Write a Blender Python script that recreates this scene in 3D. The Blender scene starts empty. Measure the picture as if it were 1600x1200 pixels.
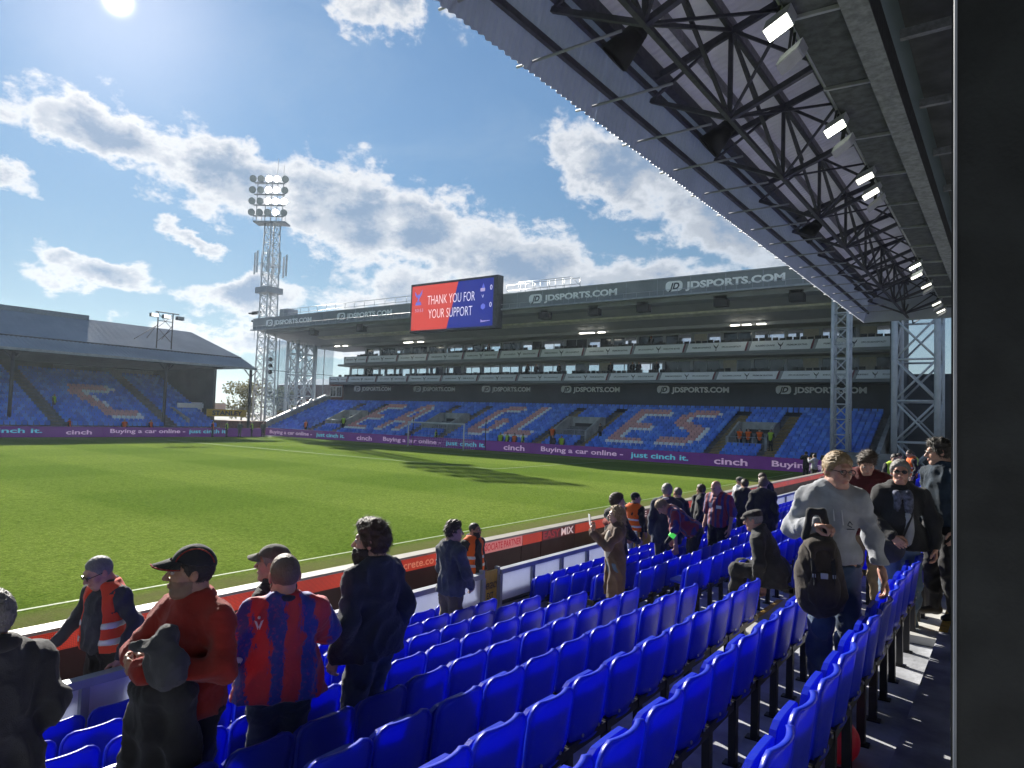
import bpy, math, random
import numpy as np
from mathutils import Vector, Matrix
random.seed(7); RNG = np.random.default_rng(11)
SC = bpy.context.scene
COL = SC.collection
D = bpy.data
PI = math.pi

# ------------------------------------------------------------------ camera, sky, sun, exposure
CAM = np.array([46.543, -51.107, 3.256]); F_PX = 1074.15
YAW, PITCH, ROLL = map(math.radians, (-36.099, 2.825, 1.890))
_f = np.array([math.sin(YAW)*math.cos(PITCH), math.cos(YAW)*math.cos(PITCH), math.sin(PITCH)])
_r = np.array([math.cos(YAW), -math.sin(YAW), 0.]); _u = np.cross(_r, _f)
CR = math.cos(ROLL)*_r + math.sin(ROLL)*_u
CU = -math.sin(ROLL)*_r + math.cos(ROLL)*_u
CF = _f
cam_d = D.cameras.new('camera'); cam = D.objects.new('camera', cam_d); COL.objects.link(cam)
cam_d.sensor_width = 36; cam_d.lens = 36*F_PX/1600; cam_d.clip_start = 0.05; cam_d.clip_end = 6000
cam.matrix_world = Matrix(((CR[0], CU[0], -CF[0], CAM[0]), (CR[1], CU[1], -CF[1], CAM[1]),
                           (CR[2], CU[2], -CF[2], CAM[2]), (0, 0, 0, 1)))
SC.camera = cam

def frame_px(P):
    d = np.asarray(P, float) - CAM; z = d @ CF
    return 800 + F_PX*(d @ CR)/z, 600 - F_PX*(d @ CU)/z, z

SUN_EL, SUN_AZ = math.radians(27.3), math.radians(-67.4)      # azimuth from +Y towards +X
SUN_DIR = Vector((math.sin(SUN_AZ)*math.cos(SUN_EL), math.cos(SUN_AZ)*math.cos(SUN_EL), math.sin(SUN_EL)))
sun_d = D.lights.new('sun', 'SUN'); sun = D.objects.new('sun', sun_d); COL.objects.link(sun)
sun_d.energy = 4.7; sun_d.angle = math.radians(0.55); sun_d.color = (1.0, 0.95, 0.86)
sun.rotation_mode = 'QUATERNION'; sun.rotation_quaternion = SUN_DIR.to_track_quat('Z', 'Y')

VS = SC.view_settings
SC.display_settings.display_device = 'sRGB'
VS.view_transform = 'Standard'; VS.look = 'None'; VS.gamma = 1; VS.use_curve_mapping = False
VS.exposure = 1.3
SC.cycles.max_bounces = 7; SC.cycles.transparent_max_bounces = 16
SC.cycles.use_denoising = True
SC.cycles.sample_clamp_indirect = 6

class NG:
    """small helper round a node tree"""
    def __init__(s, tree): s.t = tree; s.n = tree.nodes; s.l = tree.links
    def new(s, kind, **kw):
        nd = s.n.new(kind)
        for k, v in kw.items(): setattr(nd, k, v)
        return nd
    def put(s, sock, v):
        if isinstance(v, bpy.types.NodeSocket): s.l.new(v, sock)
        else:
            if hasattr(sock.default_value, '__len__') and not isinstance(v, (int, float)):
                v = tuple(v)
                if len(sock.default_value) == 4 and len(v) == 3: v = v + (1,)
            sock.default_value = v
    def math(s, op, a, b=None, c=None, clamp=False):
        nd = s.new('ShaderNodeMath', operation=op, use_clamp=clamp)
        s.put(nd.inputs[0], a)
        if b is not None: s.put(nd.inputs[1], b)
        if c is not None: s.put(nd.inputs[2], c)
        return nd.outputs[0]
    def vmath(s, op, a, b=None):
        nd = s.new('ShaderNodeVectorMath', operation=op); s.put(nd.inputs[0], a)
        if b is not None: s.put(nd.inputs[1], b)
        return nd.outputs['Value'] if op in ('DOT_PRODUCT', 'LENGTH') else nd.outputs[0]
    def mix(s, f, a, b):
        nd = s.new('ShaderNodeMix', data_type='RGBA'); s.put(nd.inputs[0], f); s.put(nd.inputs[6], a); s.put(nd.inputs[7], b)
        return nd.outputs[2]
    def noise(s, vec, scale, detail=4, rough=.55, dist=0., dim='3D', col=False):
        nd = s.new('ShaderNodeTexNoise', noise_dimensions=dim); s.put(nd.inputs['Vector'], vec)
        nd.inputs['Scale'].default_value = scale; nd.inputs['Detail'].default_value = detail
        nd.inputs['Roughness'].default_value = rough; nd.inputs['Distortion'].default_value = dist
        return nd.outputs['Color' if col else 'Fac']
    def ramp(s, f, lo, hi, a=0., b=1., smooth=True):
        nd = s.new('ShaderNodeMapRange', interpolation_type='SMOOTHSTEP' if smooth else 'LINEAR')
        s.put(nd.inputs[0], f)
        for i, v in enumerate((lo, hi, a, b)): s.put(nd.inputs[i+1], v)
        return nd.outputs[0]
    def sep(s, v):
        nd = s.new('ShaderNodeSeparateXYZ'); s.put(nd.inputs[0], v); return nd.outputs
    def comb(s, x, y, z=0.):
        nd = s.new('ShaderNodeCombineXYZ')
        for i, v in enumerate((x, y, z)): s.put(nd.inputs[i], v)
        return nd.outputs[0]

def az_el(px, py):
    d = CF*F_PX + CR*(px-800) - CU*(py-600); d = d/np.linalg.norm(d)
    return math.degrees(math.atan2(d[0], d[1])), math.degrees(math.asin(d[2]))

world = D.worlds.new('World'); SC.world = world; world.use_nodes = True
w = NG(world.node_tree); w.n.clear()
sky = w.new('ShaderNodeTexSky', sky_type='NISHITA', sun_disc=False, sun_elevation=SUN_EL, sun_rotation=SUN_AZ,
            air_density=1.0, dust_density=0.05, ozone_density=2.2, altitude=60)
tc = w.new('ShaderNodeTexCoord').outputs['Generated']
x, y, z = w.sep(tc)
az = w.math('MULTIPLY', w.math('ARCTAN2', x, y), 180/PI)
el = w.math('MULTIPLY', w.math('ARCSINE', z), 180/PI)
ae = w.comb(az, el)
# clouds: each is a bank at its own azimuth and elevation (degrees): centre, half length, half height, tilt, weight
CLOUDS = [(-68.0, 19.3, 6.5, 2.2, -4, 1.05), (-60.0, 17.6, 6.5, 3.2, -9, 1.0), (-50.5, 16.2, 6.0, 4.4, -15, 1.0),
          (-44.0, 15.0, 6.5, 3.8, -3, 1.05), (-36.0, 13.0, 8.0, 3.4, -4, 1.05), (-26.0, 10.5, 9.0, 3.6, -8, 1.1), (-42.0, 10.0, 11., 2.6, 2, .80), (-22.0, 7.0, 13., 2.6, 0, .85), (-14., 8.5, 8, 4, 0, 1.0),
          (-27.6, 20.2, 6.5, 3.6, -16, 1.05), (-19.0, 16.0, 8.0, 3.2, -22, 1.0), (-48.5, 31.0, 4.2, 2.6, -20, .72), (-42.5, 33.5, 5, 2.6, -35, .74),
          (-76.0, 14.8, 4.0, 1.2, -8, .85), (-61.0, 12.6, 2.6, 1.0, -20, .74), (-68.0, 9.2, 4.6, 1.6, -4, 1.0), (-57.5, 8.6, 5.2, 1.9, 2, 1.05),
          (-83, 20., 4, 1.4, 0, .75), (-38, 8.5, 7, 2.0, 0, .82), (-55, 5.2, 14, 1.3, 0, .72), (-75, 4.6, 10, 1.4, 0, .7),
          # the sky goes on the same way beyond the frame
          (-105, 22, 12, 4, 5, 1), (-128, 14, 14, 4, 0, 1), (-150, 25, 11, 5, 8, 1), (170, 12, 16, 4, 0, 1), (140, 24, 12, 5, -8, 1),
          (112, 14, 14, 4, 4, 1), (80, 22, 12, 5, 0, 1), (48, 12, 14, 4, 5, 1), (20, 24, 10, 5, -8, 1), (8, 11, 10, 4, 0, 1), (60, 42, 16, 7, 0, .9),
          (-100, 48, 15, 6, 10, .85), (150, 52, 16, 8, 0, .85)]
warp = w.noise(w.comb(w.math('MULTIPLY', az, .16), w.math('MULTIPLY', el, .26)), 1.0, 6, .62, 0, col=True)
warp = w.vmath('SUBTRACT', warp, (.5, .5, .5))
aew = w.vmath('ADD', ae, w.vmath('MULTIPLY', warp, (9.0, 5.6, 0)))
field = None
for (ca, ce, hl, hh, tilt, wt) in CLOUDS:
    mp = w.new('ShaderNodeMapping', vector_type='TEXTURE')
    w.put(mp.inputs[0], aew); mp.inputs['Location'].default_value = (ca, ce, 0)
    mp.inputs['Rotation'].default_value = (0, 0, math.radians(tilt)); mp.inputs['Scale'].default_value = (hl, hh, 1)
    b = w.math('MULTIPLY_ADD', w.vmath('LENGTH', w.vmath('MULTIPLY', mp.outputs[0], (1, 1, 0))), -wt, wt)
    field = b if field is None else w.math('SMOOTH_MAX', field, b, .18)
puff = w.noise(w.comb(w.math('MULTIPLY', az, .36), w.math('MULTIPLY', el, .52)), 1.0, 7, .56, .25)
puff2 = w.noise(w.comb(w.math('MULTIPLY', az, 1.5), w.math('MULTIPLY', el, 2.0)), 1.0, 5, .6, .3)
dens = w.math('ADD', field, w.math('MULTIPLY_ADD', puff, 1.35, -.62))
dens = w.math('ADD', dens, w.math('MULTIPLY_ADD', puff2, .30, -.15))
alpha = w.ramp(dens, .0, .36)
core = w.ramp(w.math('ADD', dens, w.math('MULTIPLY_ADD', w.noise(w.comb(w.math('MULTIPLY', az, .2), w.math('MULTIPLY', el, .3), 3.), 1.0, 5, .6), 1.2, -.6)), .46, 1.0)
veil = w.ramp(w.noise(w.comb(w.math('MULTIPLY', az, .05), w.math('MULTIPLY', el, .10), 7.), 1.0, 6, .6, .5), .45, .85, 0, .30)
low = w.ramp(el, 0., 20., .30, .0)                            # whiter air close to the horizon
sunv = w.vmath('DOT_PRODUCT', tc, tuple(SUN_DIR))
SKYK = 0.0405
base = w.vmath('MULTIPLY', sky.outputs[0], (SKYK*.82, SKYK*1.0, SKYK*1.06))
rim = w.mix(w.ramp(sunv, .55, .98), (.26, .29, .33), (.38, .38, .385))
cl = w.mix(w.ramp(dens, .20, .62), rim, w.mix(w.ramp(sunv, .55, .98), (.185, .205, .235), (.235, .255, .285)))
cl = w.mix(core, cl, (.100, .142, .208))
lowk = w.new('ShaderNodeVectorMath', operation='SCALE'); w.put(lowk.inputs[0], base); w.put(lowk.inputs['Scale'], w.ramp(el, 2., 32., .58, 1.0)); base = lowk.outputs[0]     # thicker air low down
skyc = w.mix(w.math('MAXIMUM', low, veil), base, (.22, .27, .32))
skyc = w.mix(w.math('MULTIPLY', alpha, .94), skyc, cl)
# glare of the sun itself: the disc and its bright aureole
disc = w.math('MULTIPLY', w.math('POWER', w.math('MAXIMUM', sunv, 0), 22000.), 2.4)
aur = w.math('MULTIPLY', w.math('POWER', w.math('MAXIMUM', sunv, 0), 150.), .13)
glow = w.vmath('ADD', w.vmath('SCALE', (1., .90, .80)), (0, 0, 0))
sc1 = w.new('ShaderNodeVectorMath', operation='SCALE'); sc1.inputs[0].default_value = (1.0, .86, .80); w.put(sc1.inputs['Scale'], w.math('ADD', disc, aur))
skyc = w.vmath('ADD', skyc, sc1.outputs[0])
bg = w.new('ShaderNodeBackground'); w.put(bg.inputs[0], skyc); bg.inputs[1].default_value = 1.0
# the two inputs above are already scaled: the Nishita sky by SKYK (about .085)
out = w.new('ShaderNodeOutputWorld'); w.l.new(bg.outputs[0], out.inputs[0])
try:
    world.cycles.sampling_method = 'MANUAL'; world.cycles.sample_map_resolution = 512
except Exception: pass

# ------------------------------------------------------------------ materials
def mat(name, col, rough=.6, metal=0., var=.12, vscale=6., bump=0., bscale=40., spec=.5, emit=None, estr=0., col2=None, transl=0., coord='Object', tcol=None, sheen=0.):
    m = D.materials.new(name); m.use_nodes = True; g = NG(m.node_tree)
    bs = g.n['Principled BSDF']; c = g.new('ShaderNodeTexCoord').outputs[coord]
    n = g.noise(c, vscale, 5, .6)
    lo = tuple(v*(1-var) for v in col) if col2 is None else col2
    hi = tuple(min(1, v*(1+var)) for v in col) if col2 is None else col
    cc = g.mix(g.ramp(n, .3, .7), lo, hi)
    g.put(bs.inputs['Base Color'], cc)
    g.put(bs.inputs['Roughness'], g.ramp(g.noise(c, vscale*2.3, 3), .2, .8, max(.02, rough-.07), min(1, rough+.07)))
    bs.inputs['Metallic'].default_value = metal; bs.inputs['Specular IOR Level'].default_value = spec
    if sheen: bs.inputs['Sheen Weight'].default_value = sheen
    if bump:
        b = g.new('ShaderNodeBump'); b.inputs['Strength'].default_value = bump; b.inputs['Distance'].default_value = .02
        g.put(b.inputs['Height'], g.noise(c, bscale, 4)); g.l.new(b.outputs[0], bs.inputs['Normal'])
    if emit is not None:
        g.put(bs.inputs['Emission Color'], emit); bs.inputs['Emission Strength'].default_value = estr
    if transl:
        tr = g.new('ShaderNodeBsdfTranslucent'); g.put(tr.inputs[0], tcol if tcol else cc)
        mx = g.new('ShaderNodeMixShader'); mx.inputs[0].default_value = transl
        g.l.new(bs.outputs[0], mx.inputs[1]); g.l.new(tr.outputs[0], mx.inputs[2])
        g.l.new(mx.outputs[0], g.n['Material Output'].inputs[0])
    return m

# ------------------------------------------------------------------ mesh helpers
class MB:
    def __init__(s): s.v = []; s.f = []; s.m = []; s.sm = []
    def add(s, vs, fs, mi=0, smooth=False):
        o = len(s.v); s.v += [tuple(map(float, p)) for p in vs]
        for f in fs: s.f.append(tuple(i+o for i in f)); s.m.append(mi); s.sm.append(smooth)
        return s
    def box(s, lo, hi, mi=0):
        (a, b, c), (d, e, f) = lo, hi
        return s.add([(a,b,c),(d,b,c),(d,e,c),(a,e,c),(a,b,f),(d,b,f),(d,e,f),(a,e,f)],
              [(3,2,1,0),(4,5,6,7),(0,1,5,4),(1,2,6,5),(2,3,7,6),(3,0,4,7)], mi)
    def hexa(s, v8, mi=0):
        return s.add(v8, [(3,2,1,0),(4,5,6,7),(0,1,5,4),(1,2,6,5),(2,3,7,6),(3,0,4,7)], mi)
    def bar(s, p, q, w, h=None, mi=0, up=(0,0,1)):
        """square bar from p to q, w wide, h deep"""
        h = h or w; p, q = Vector(p), Vector(q); d = (q-p).normalized(); u = Vector(up)
        if abs(d.dot(u)) > .98: u = Vector((1,0,0))
        a = d.cross(u).normalized()*w/2; b = a.cross(d).normalized()*h/2
        vs = [p-a-b, p+a-b, p+a+b, p-a+b, q-a-b, q+a-b, q+a+b, q-a+b]
        return s.add(vs, [(3,2,1,0),(4,5,6,7),(0,1,5,4),(1,2,6,5),(2,3,7,6),(3,0,4,7)], mi)
    def tube(s, p, q, r, r2=None, n=8, mi=0, smooth=True, caps=True):
        r2 = r if r2 is None else r2; p, q = Vector(p), Vector(q); d = (q-p).normalized()
        u = Vector((0,0,1)) if abs(d.z) < .95 else Vector((1,0,0)); a = d.cross(u).normalized(); b = d.cross(a)
        vs = []
        for c, rr in ((p, r), (q, r2)):
            for i in range(n):
                t = 2*PI*i/n; vs.append(c + a*(math.cos(t)*rr) + b*(math.sin(t)*rr))
        s.add(vs, [(i, (i+1)%n, n+(i+1)%n, n+i) for i in range(n)], mi, smooth)
        if caps:
            o = len(s.v)-2*n
            s.f += [tuple(o+i for i in range(n))[::-1], tuple(o+n+i for i in range(n))]; s.m += [mi, mi]; s.sm += [False, False]
        return s
    def path(s, pts, r, n=7, mi=0):
        for a, b in zip(pts[:-1], pts[1:]): s.tube(a, b, r, n=n, mi=mi)
        return s
    def ball(s, c, r, nu=12, nv=8, mi=0, sc=(1,1,1)):
        vs = []; fs = []
        for j in range(nv+1):
            ph = PI*j/nv
            for i in range(nu):
                th = 2*PI*i/nu
                vs.append((c[0]+r*sc[0]*math.sin(ph)*math.cos(th), c[1]+r*sc[1]*math.sin(ph)*math.sin(th), c[2]+r*sc[2]*math.cos(ph)))
        for j in range(nv):
            for i in range(nu): fs.append((j*nu+i, (j+1)*nu+i, (j+1)*nu+(i+1)%nu, j*nu+(i+1)%nu))
        return s.add(vs, fs, mi, True)
    def prism(s, poly, axis, a, b, mi=0):
        """polygon in the plane normal to axis, extruded a..b. axis 0: poly=(y,z); 1: (x,z); 2: (x,y)"""
        def P(p, t): return ((t, p[0], p[1]), (p[0], t, p[1]), (p[0], p[1], t))[axis]
        n = len(poly); vs = [P(p, a) for p in poly] + [P(p, b) for p in poly]
        return s.add(vs, [tuple(range(n)), tuple(range(2*n-1, n-1, -1))] + [(i, i+n, (i+1)%n+n, (i+1)%n) for i in range(n)], mi)
    def mesh(s, name, mats, off=(0,0,0)):
        me = D.meshes.new(name)
        if any(off): vs = [(p[0]-off[0], p[1]-off[1], p[2]-off[2]) for p in s.v]
        else: vs = s.v
        me.from_pydata(vs, [], s.f)
        for m in (mats if isinstance(mats, (list, tuple)) else [mats]): me.materials.append(m)
        me.polygons.foreach_set('material_index', s.m); me.polygons.foreach_set('use_smooth', s.sm)
        me.validate(); me.update()
        return me
    def obj(s, name, mats, parent=None, world=True):
        off = base_of(parent) if (parent is not None and world) else (0,0,0)
        return link(name, s.mesh(name, mats, off), parent)

BASE = {}
def base_of(o):
    p = Vector((0,0,0))
    while o is not None: p = p + o.location; o = o.parent
    return tuple(p)
def link(name, me, parent=None, loc=(0,0,0)):
    o = D.objects.new(name, me); COL.objects.link(o); o.location = loc
    if parent is not None: o.parent = parent
    return o
def tag(o, label=None, cat=None, group=None, kind=None):
    for k, v in (('label', label), ('category', cat), ('group', group), ('kind', kind)):
        if v: o[k] = v
    return o
def thing(name, label, cat, loc=(0,0,0), rz=0., group=None):
    o = D.objects.new(name, None); COL.objects.link(o); o.location = loc; o.rotation_euler = (0, 0, rz)
    o.empty_display_size = .2
    return tag(o, label, cat, group)
def copy_tree(o, parent=None):
    c = o.copy(); COL.objects.link(c)
    if parent is not None: c.parent = parent
    for ch in o.children: copy_tree(ch, c)
    return c

def text_mb(txt, height, bold=0., xscale=1., shear=0., spacing=1., depth=0.):
    """flat lettering as verts (x right, y up, baseline 0), faces; width returned"""
    cu = D.curves.new('lettering', 'FONT'); cu.body = txt; cu.size = 1.0; cu.offset = bold; cu.shear = shear
    cu.space_character = spacing; cu.resolution_u = 3; cu.extrude = depth
    ob = D.objects.new('lettering', cu); COL.objects.link(ob)
    bpy.context.view_layer.update()
    me = D.meshes.new_from_object(ob.evaluated_get(bpy.context.evaluated_depsgraph_get()))
    v = np.array([q.co[:] for q in me.vertices]); f = [tuple(p.vertices) for p in me.polygons]
    D.objects.remove(ob); D.curves.remove(cu); D.meshes.remove(me)
    k = height/0.70
    v[:, 0] = (v[:, 0]-v[:, 0].min())*k*xscale; v[:, 1] *= k; v[:, 2] *= k
    return v, f, float(v[:, 0].max())
def put_text(mb, txt, origin, ex, ey, height=None, width=None, mi=0, bold=0., shear=0., spacing=1., lift=0., ez=None):
    """letters laid from origin along unit ex, up ey; width overrides the natural width"""
    v, f, wd = text_mb(txt, height, bold, 1., shear, spacing)
    kx = (width/wd) if width else 1.
    O, X, Y = np.array(origin, float), np.array(ex, float), np.array(ey, float)
    N = np.cross(X, Y); N /= np.linalg.norm(N)
    P = O + v[:, :1]*kx*X + v[:, 1:2]*Y + N*lift
    mb.add(P, f, mi); return wd*kx
def rrect(x0, y0, x1, y1, r, n=5):
    pts = []
    for cx, cy, a in ((x1-r, y0+r, -90), (x1-r, y1-r, 0), (x0+r, y1-r, 90), (x0+r, y0+r, 180)):
        for i in range(n+1):
            t = math.radians(a+90*i/n); pts.append((cx+r*math.cos(t), cy+r*math.sin(t)))
    return pts
def flat_poly(mb, pts, origin, ex, ey, lift=0., mi=0):
    O, X, Y = map(lambda q: np.array(q, float), (origin, ex, ey)); N = np.cross(X, Y)
    mb.add([O+X*a+Y*b+N*lift for a, b in pts], [tuple(range(len(pts)))], mi)
# ------------------------------------------------------------------ shared materials
M = {}
def mk(k, *a, **kw): M[k] = mat(k, *a, **kw); return M[k]
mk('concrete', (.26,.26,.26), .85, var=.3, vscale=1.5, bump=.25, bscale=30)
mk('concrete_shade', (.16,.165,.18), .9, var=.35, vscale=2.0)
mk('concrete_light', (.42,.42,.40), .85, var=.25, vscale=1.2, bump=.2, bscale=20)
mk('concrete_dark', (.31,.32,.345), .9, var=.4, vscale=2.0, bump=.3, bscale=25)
mk('steel_white', (.55,.57,.60), .45, var=.10, vscale=2)
mk('steel_grey', (.30,.32,.36), .5, var=.15, vscale=2)
mk('steel_dark', (.030,.032,.042), .6, var=.3, vscale=3)
mk('black', (.008,.008,.010), .5, var=.2)
mk('wall_navy', (.040,.050,.068), .6, var=.25, vscale=.4)
mk('cladding_grey', (.21,.225,.24), .55, var=.12, vscale=.5)
mk('soffit', (.36,.36,.38), .7, var=.10, vscale=.4)
mk('soffit_light', (.60,.58,.50), .7, var=.15, vscale=1.5)
mk('white_panel', (.86,.88,.92), .45, var=.06, vscale=.6)
mk('barrier_panel', (.86,.88,.92), .45, var=.10, vscale=2, transl=.45, tcol=(.62,.66,.80))
mk('white', (.75,.75,.75), .5, var=.04)
mk('lettering_white', (.88,.88,.88), .5, var=.03)
mk('lettering_dark', (.02,.025,.04), .5, var=.03)
mk('maroon', (.16,.02,.05), .5, var=.1)
mk('brick', (.15,.055,.04), .9, var=.35, vscale=3, bump=.3, bscale=30)
mk('yellow_line', (.55,.33,.04), .7, var=.3, vscale=8)
mk('roof_sheet', (.20,.17,.21), .55, var=.15, vscale=.6, transl=.0)
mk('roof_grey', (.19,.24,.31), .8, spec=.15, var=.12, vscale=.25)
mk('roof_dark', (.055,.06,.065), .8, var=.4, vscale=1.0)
mk('seat_far', (.06,.22,.85), .35, var=.10, vscale=2)
mk('seat_far_deep', (.036,.15,.66), .35, var=.12, vscale=2); mk('seat_far_pale', (.11,.31,.90), .35, var=.10, vscale=2)
mk('seat_far_red', (.72,.36,.33), .4, var=.15, vscale=2)
mk('seat_far_white', (.90,.90,.92), .4, var=.10, vscale=2)
mk('timber', (.17,.15,.12), .8, var=.3, vscale=2)
mk('lamp', (.9,.9,.85), .4, emit=(1, .97, .82), estr=3.)
mk('lamp_tower', (.9,.9,.85), .4, emit=(1, .97, .86), estr=9.)
mk('lamp_off', (.36,.38,.41), .35, var=.1)
mk('lamp_dim', (.8,.8,.72), .4, emit=(1, .97, .82), estr=1.2)
mk('dark_glass', (.03,.034,.04), .08, var=.2, spec=.9)
mk('red_paint', (.42,.04,.03), .5, var=.15, vscale=2)
mk('foliage', (.075,.095,.028), .8, var=.5, vscale=.8, transl=.3)
mk('foliage_pale', (.13,.12,.05), .8, var=.5, vscale=.8, transl=.3)
mk('bark', (.06,.045,.03), .9, var=.3)
mk('net', (.55,.57,.58), .8)
mk('speaker', (.012,.012,.015), .7)
mk('rail', (.42,.44,.47), .4, .6, var=.1)

def glass_mat(name, tint=(.8,.85,.9), op=.25):
    m = D.materials.new(name); m.use_nodes = True; g = NG(m.node_tree); bs = g.n['Principled BSDF']
    g.put(bs.inputs['Base Color'], tint); bs.inputs['Roughness'].default_value = .08
    tr = g.new('ShaderNodeBsdfTransparent'); g.put(tr.inputs[0], (.9,.94,.97)); mx = g.new('ShaderNodeMixShader'); mx.inputs[0].default_value = op
    g.l.new(tr.outputs[0], mx.inputs[1]); g.l.new(bs.outputs[0], mx.inputs[2]); g.l.new(mx.outputs[0], g.n['Material Output'].inputs[0])
    return m
M['glass'] = glass_mat('clear_glass', (.35,.40,.45), .12)
M['glass_hazy'] = glass_mat('weathered_glass', (.55,.60,.65), .22)

def grass_mat():
    m = D.materials.new('mown_grass'); m.use_nodes = True; g = NG(m.node_tree); bs = g.n['Principled BSDF']
    c = g.new('ShaderNodeTexCoord').outputs['Object']; X, Y, Z = g.sep(c)
    # mown bands across the pitch and along it, 5.5 m wide
    def stripes(v, per, soft):
        s = g.math('SINE', g.math('MULTIPLY', v, PI/per)); return g.ramp(s, -soft, soft)
    a = stripes(g.math('ADD', Y, 1.5), 5.6, .35); b = stripes(g.math('ADD', X, 1.0), 6.8, .4)
    st = g.math('MULTIPLY_ADD', a, .62, g.math('MULTIPLY', b, .38))
    fine = g.noise(g.vmath('MULTIPLY', c, (1, 1, 1)), 28, 6, .75)
    mid = g.noise(c, 2.6, 7, .72); big = g.noise(c, .22, 4, .6)
    col = g.mix(st, (.128,.192,.032), (.230,.298,.062))
    col = g.mix(g.ramp(fine, .38, .64), g.mix(.65, col, (.035,.080,.008)), g.mix(.35, col, (.165,.245,.045)))
    col = g.mix(g.ramp(mid, .42, .72, 0, .55), col, (.060,.115,.012))
    col = g.mix(g.ramp(big, .50, .85, 0, .35), col, (.110,.150,.030))
    clump = g.noise(g.vmath('MULTIPLY', c, (1.4, .8, 1)), 10, 3, .6)
    sc_ = g.new('ShaderNodeVectorMath', operation='SCALE'); g.put(sc_.inputs[0], col); g.put(sc_.inputs['Scale'], g.ramp(clump, .34, .66, .76, 1.22)); col = sc_.outputs[0]
    # drier, paler strip outside the touchline
    dry = g.math('MULTIPLY', g.ramp(X, 34.0, 34.5), g.ramp(g.noise(c, 3.0, 5, .7), .25, .65, .45, .95))
    col = g.mix(dry, col, g.mix(fine, (.085,.100,.030), (.19,.185,.085)))
    g.put(bs.inputs['Base Color'], col); bs.inputs['Roughness'].default_value = 1.; bs.inputs['Specular IOR Level'].default_value = .0
    bu = g.new('ShaderNodeBump'); bu.inputs['Strength'].default_value = .9; bu.inputs['Distance'].default_value = .05
    g.put(bu.inputs['Height'], g.math('ADD', g.noise(c, 35, 5, .7), g.math('MULTIPLY', g.noise(c, 6, 4), .7))); g.l.new(bu.outputs[0], bs.inputs['Normal'])
    return m
M['grass'] = grass_mat()
M['ground'] = mat('asphalt', (.06,.06,.062), .9, var=.3, vscale=.5)

# ------------------------------------------------------------------ ground
b = MB(); b.add([(-850,-850,-.9),(850,-850,-.9),(850,850,-.9),(-850,850,-.9)], [(0,1,2,3)])
tag(b.obj('ground', M['ground']), kind='structure')
b = MB(); b.box((-27.6,-118,-.5), (38.55,2.6,0.0)); tag(b.obj('pitch', M['grass']), kind='structure')
b = MB()
def line(x0,y0,x1,y1): b.box((x0,y0,-.02), (x1,y1,.004))
PLX = 24.5     # far touchline
line(33.96,-101,34.04,.06); line(-PLX,-.06,33.94,.06); line(-PLX-.12,-101,-PLX,.06)
for hw, dd in ((20.16,16.5), (9.16,5.5)):
    line(-hw,-dd,-hw+.12,-.06); line(hw-.12,-dd,hw,-.06); line(-hw+.12,-dd,hw-.12,-dd+.12)
line(-PLX,-50.6,33.94,-50.48)
n = 40
for i in range(n):
    t0, t1 = 2*PI*i/n, 2*PI*(i+1)/n
    b.add([(9.1*math.cos(t0),-50.5+9.1*math.sin(t0),.0045),(9.25*math.cos(t0),-50.5+9.25*math.sin(t0),.0045),(9.25*math.cos(t1),-50.5+9.25*math.sin(t1),.0045),(9.1*math.cos(t1),-50.5+9.1*math.sin(t1),.0045)], [(0,1,2,3)])
tag(b.obj('pitch_markings', mat('line_paint', (.165,.225,.085), .8, var=.25, vscale=5)), kind='structure')
b = MB(); b.box((38.55,-75,-.6), (39.95,2.6,-.15)); b.box((39.95,-3.0,-.6),(60,2.6,-.15)); tag(b.obj('perimeter_path', M['concrete']), kind='structure')
b = MB(); b.box((-36,2.6,-.6), (46,3.4,.02)); b.box((-36,-118,-.6), (-27.6,2.6,.01)); b.box((38.55,-75,-.149),(38.62,2.6,-.1)); tag(b.obj('perimeter_track', M['concrete_light']), kind='structure')

# ------------------------------------------------------------------ near terrace: ten rows of steps, k = 0 by the walkway, 8 at the barrier
def back_x(k): return 45.72-.69*k
def tread_z(k): return 1.18-.165*k
GANG = (-43.25, -42.25)
b = MB()
for k in range(-16, 9):
    x1 = back_x(k)+.25; x0 = x1-.69 if k < 8 else 39.95
    b.box((x0,-75,-.7), (x1,-3.2,tread_z(k)), 0)
tag(b.obj('terrace_steps', M['concrete_dark']), kind='structure')
st = thing('gangway', 'concrete gangway steps with yellow painted edges cutting through the near seats', 'steps', (43,-42.75,0))
for k in range(-3, 8):
    x1 = back_x(k)+.25
    q = MB(); q.box((x1-.69+.02, GANG[0]+.02, tread_z(k)+.003), (x1-.012, GANG[1]+1.2, tread_z(k)+.008)); q.obj('tread', M['concrete_light'], st)
    q = MB(); q.box((x1-.69-.005, GANG[0]+.02, tread_z(k)-.05), (x1-.69+.07, GANG[1]+1.2, tread_z(k)+.013)); q.obj('nosing', M['yellow_line'], st)
    q = MB(); q.box((x1-.33, GANG[0]+.02, tread_z(k)+.003), (x1-.012, GANG[0]+.60, tread_z(k)+.085)); q.obj('half_step', M['concrete_light'], st)

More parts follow.
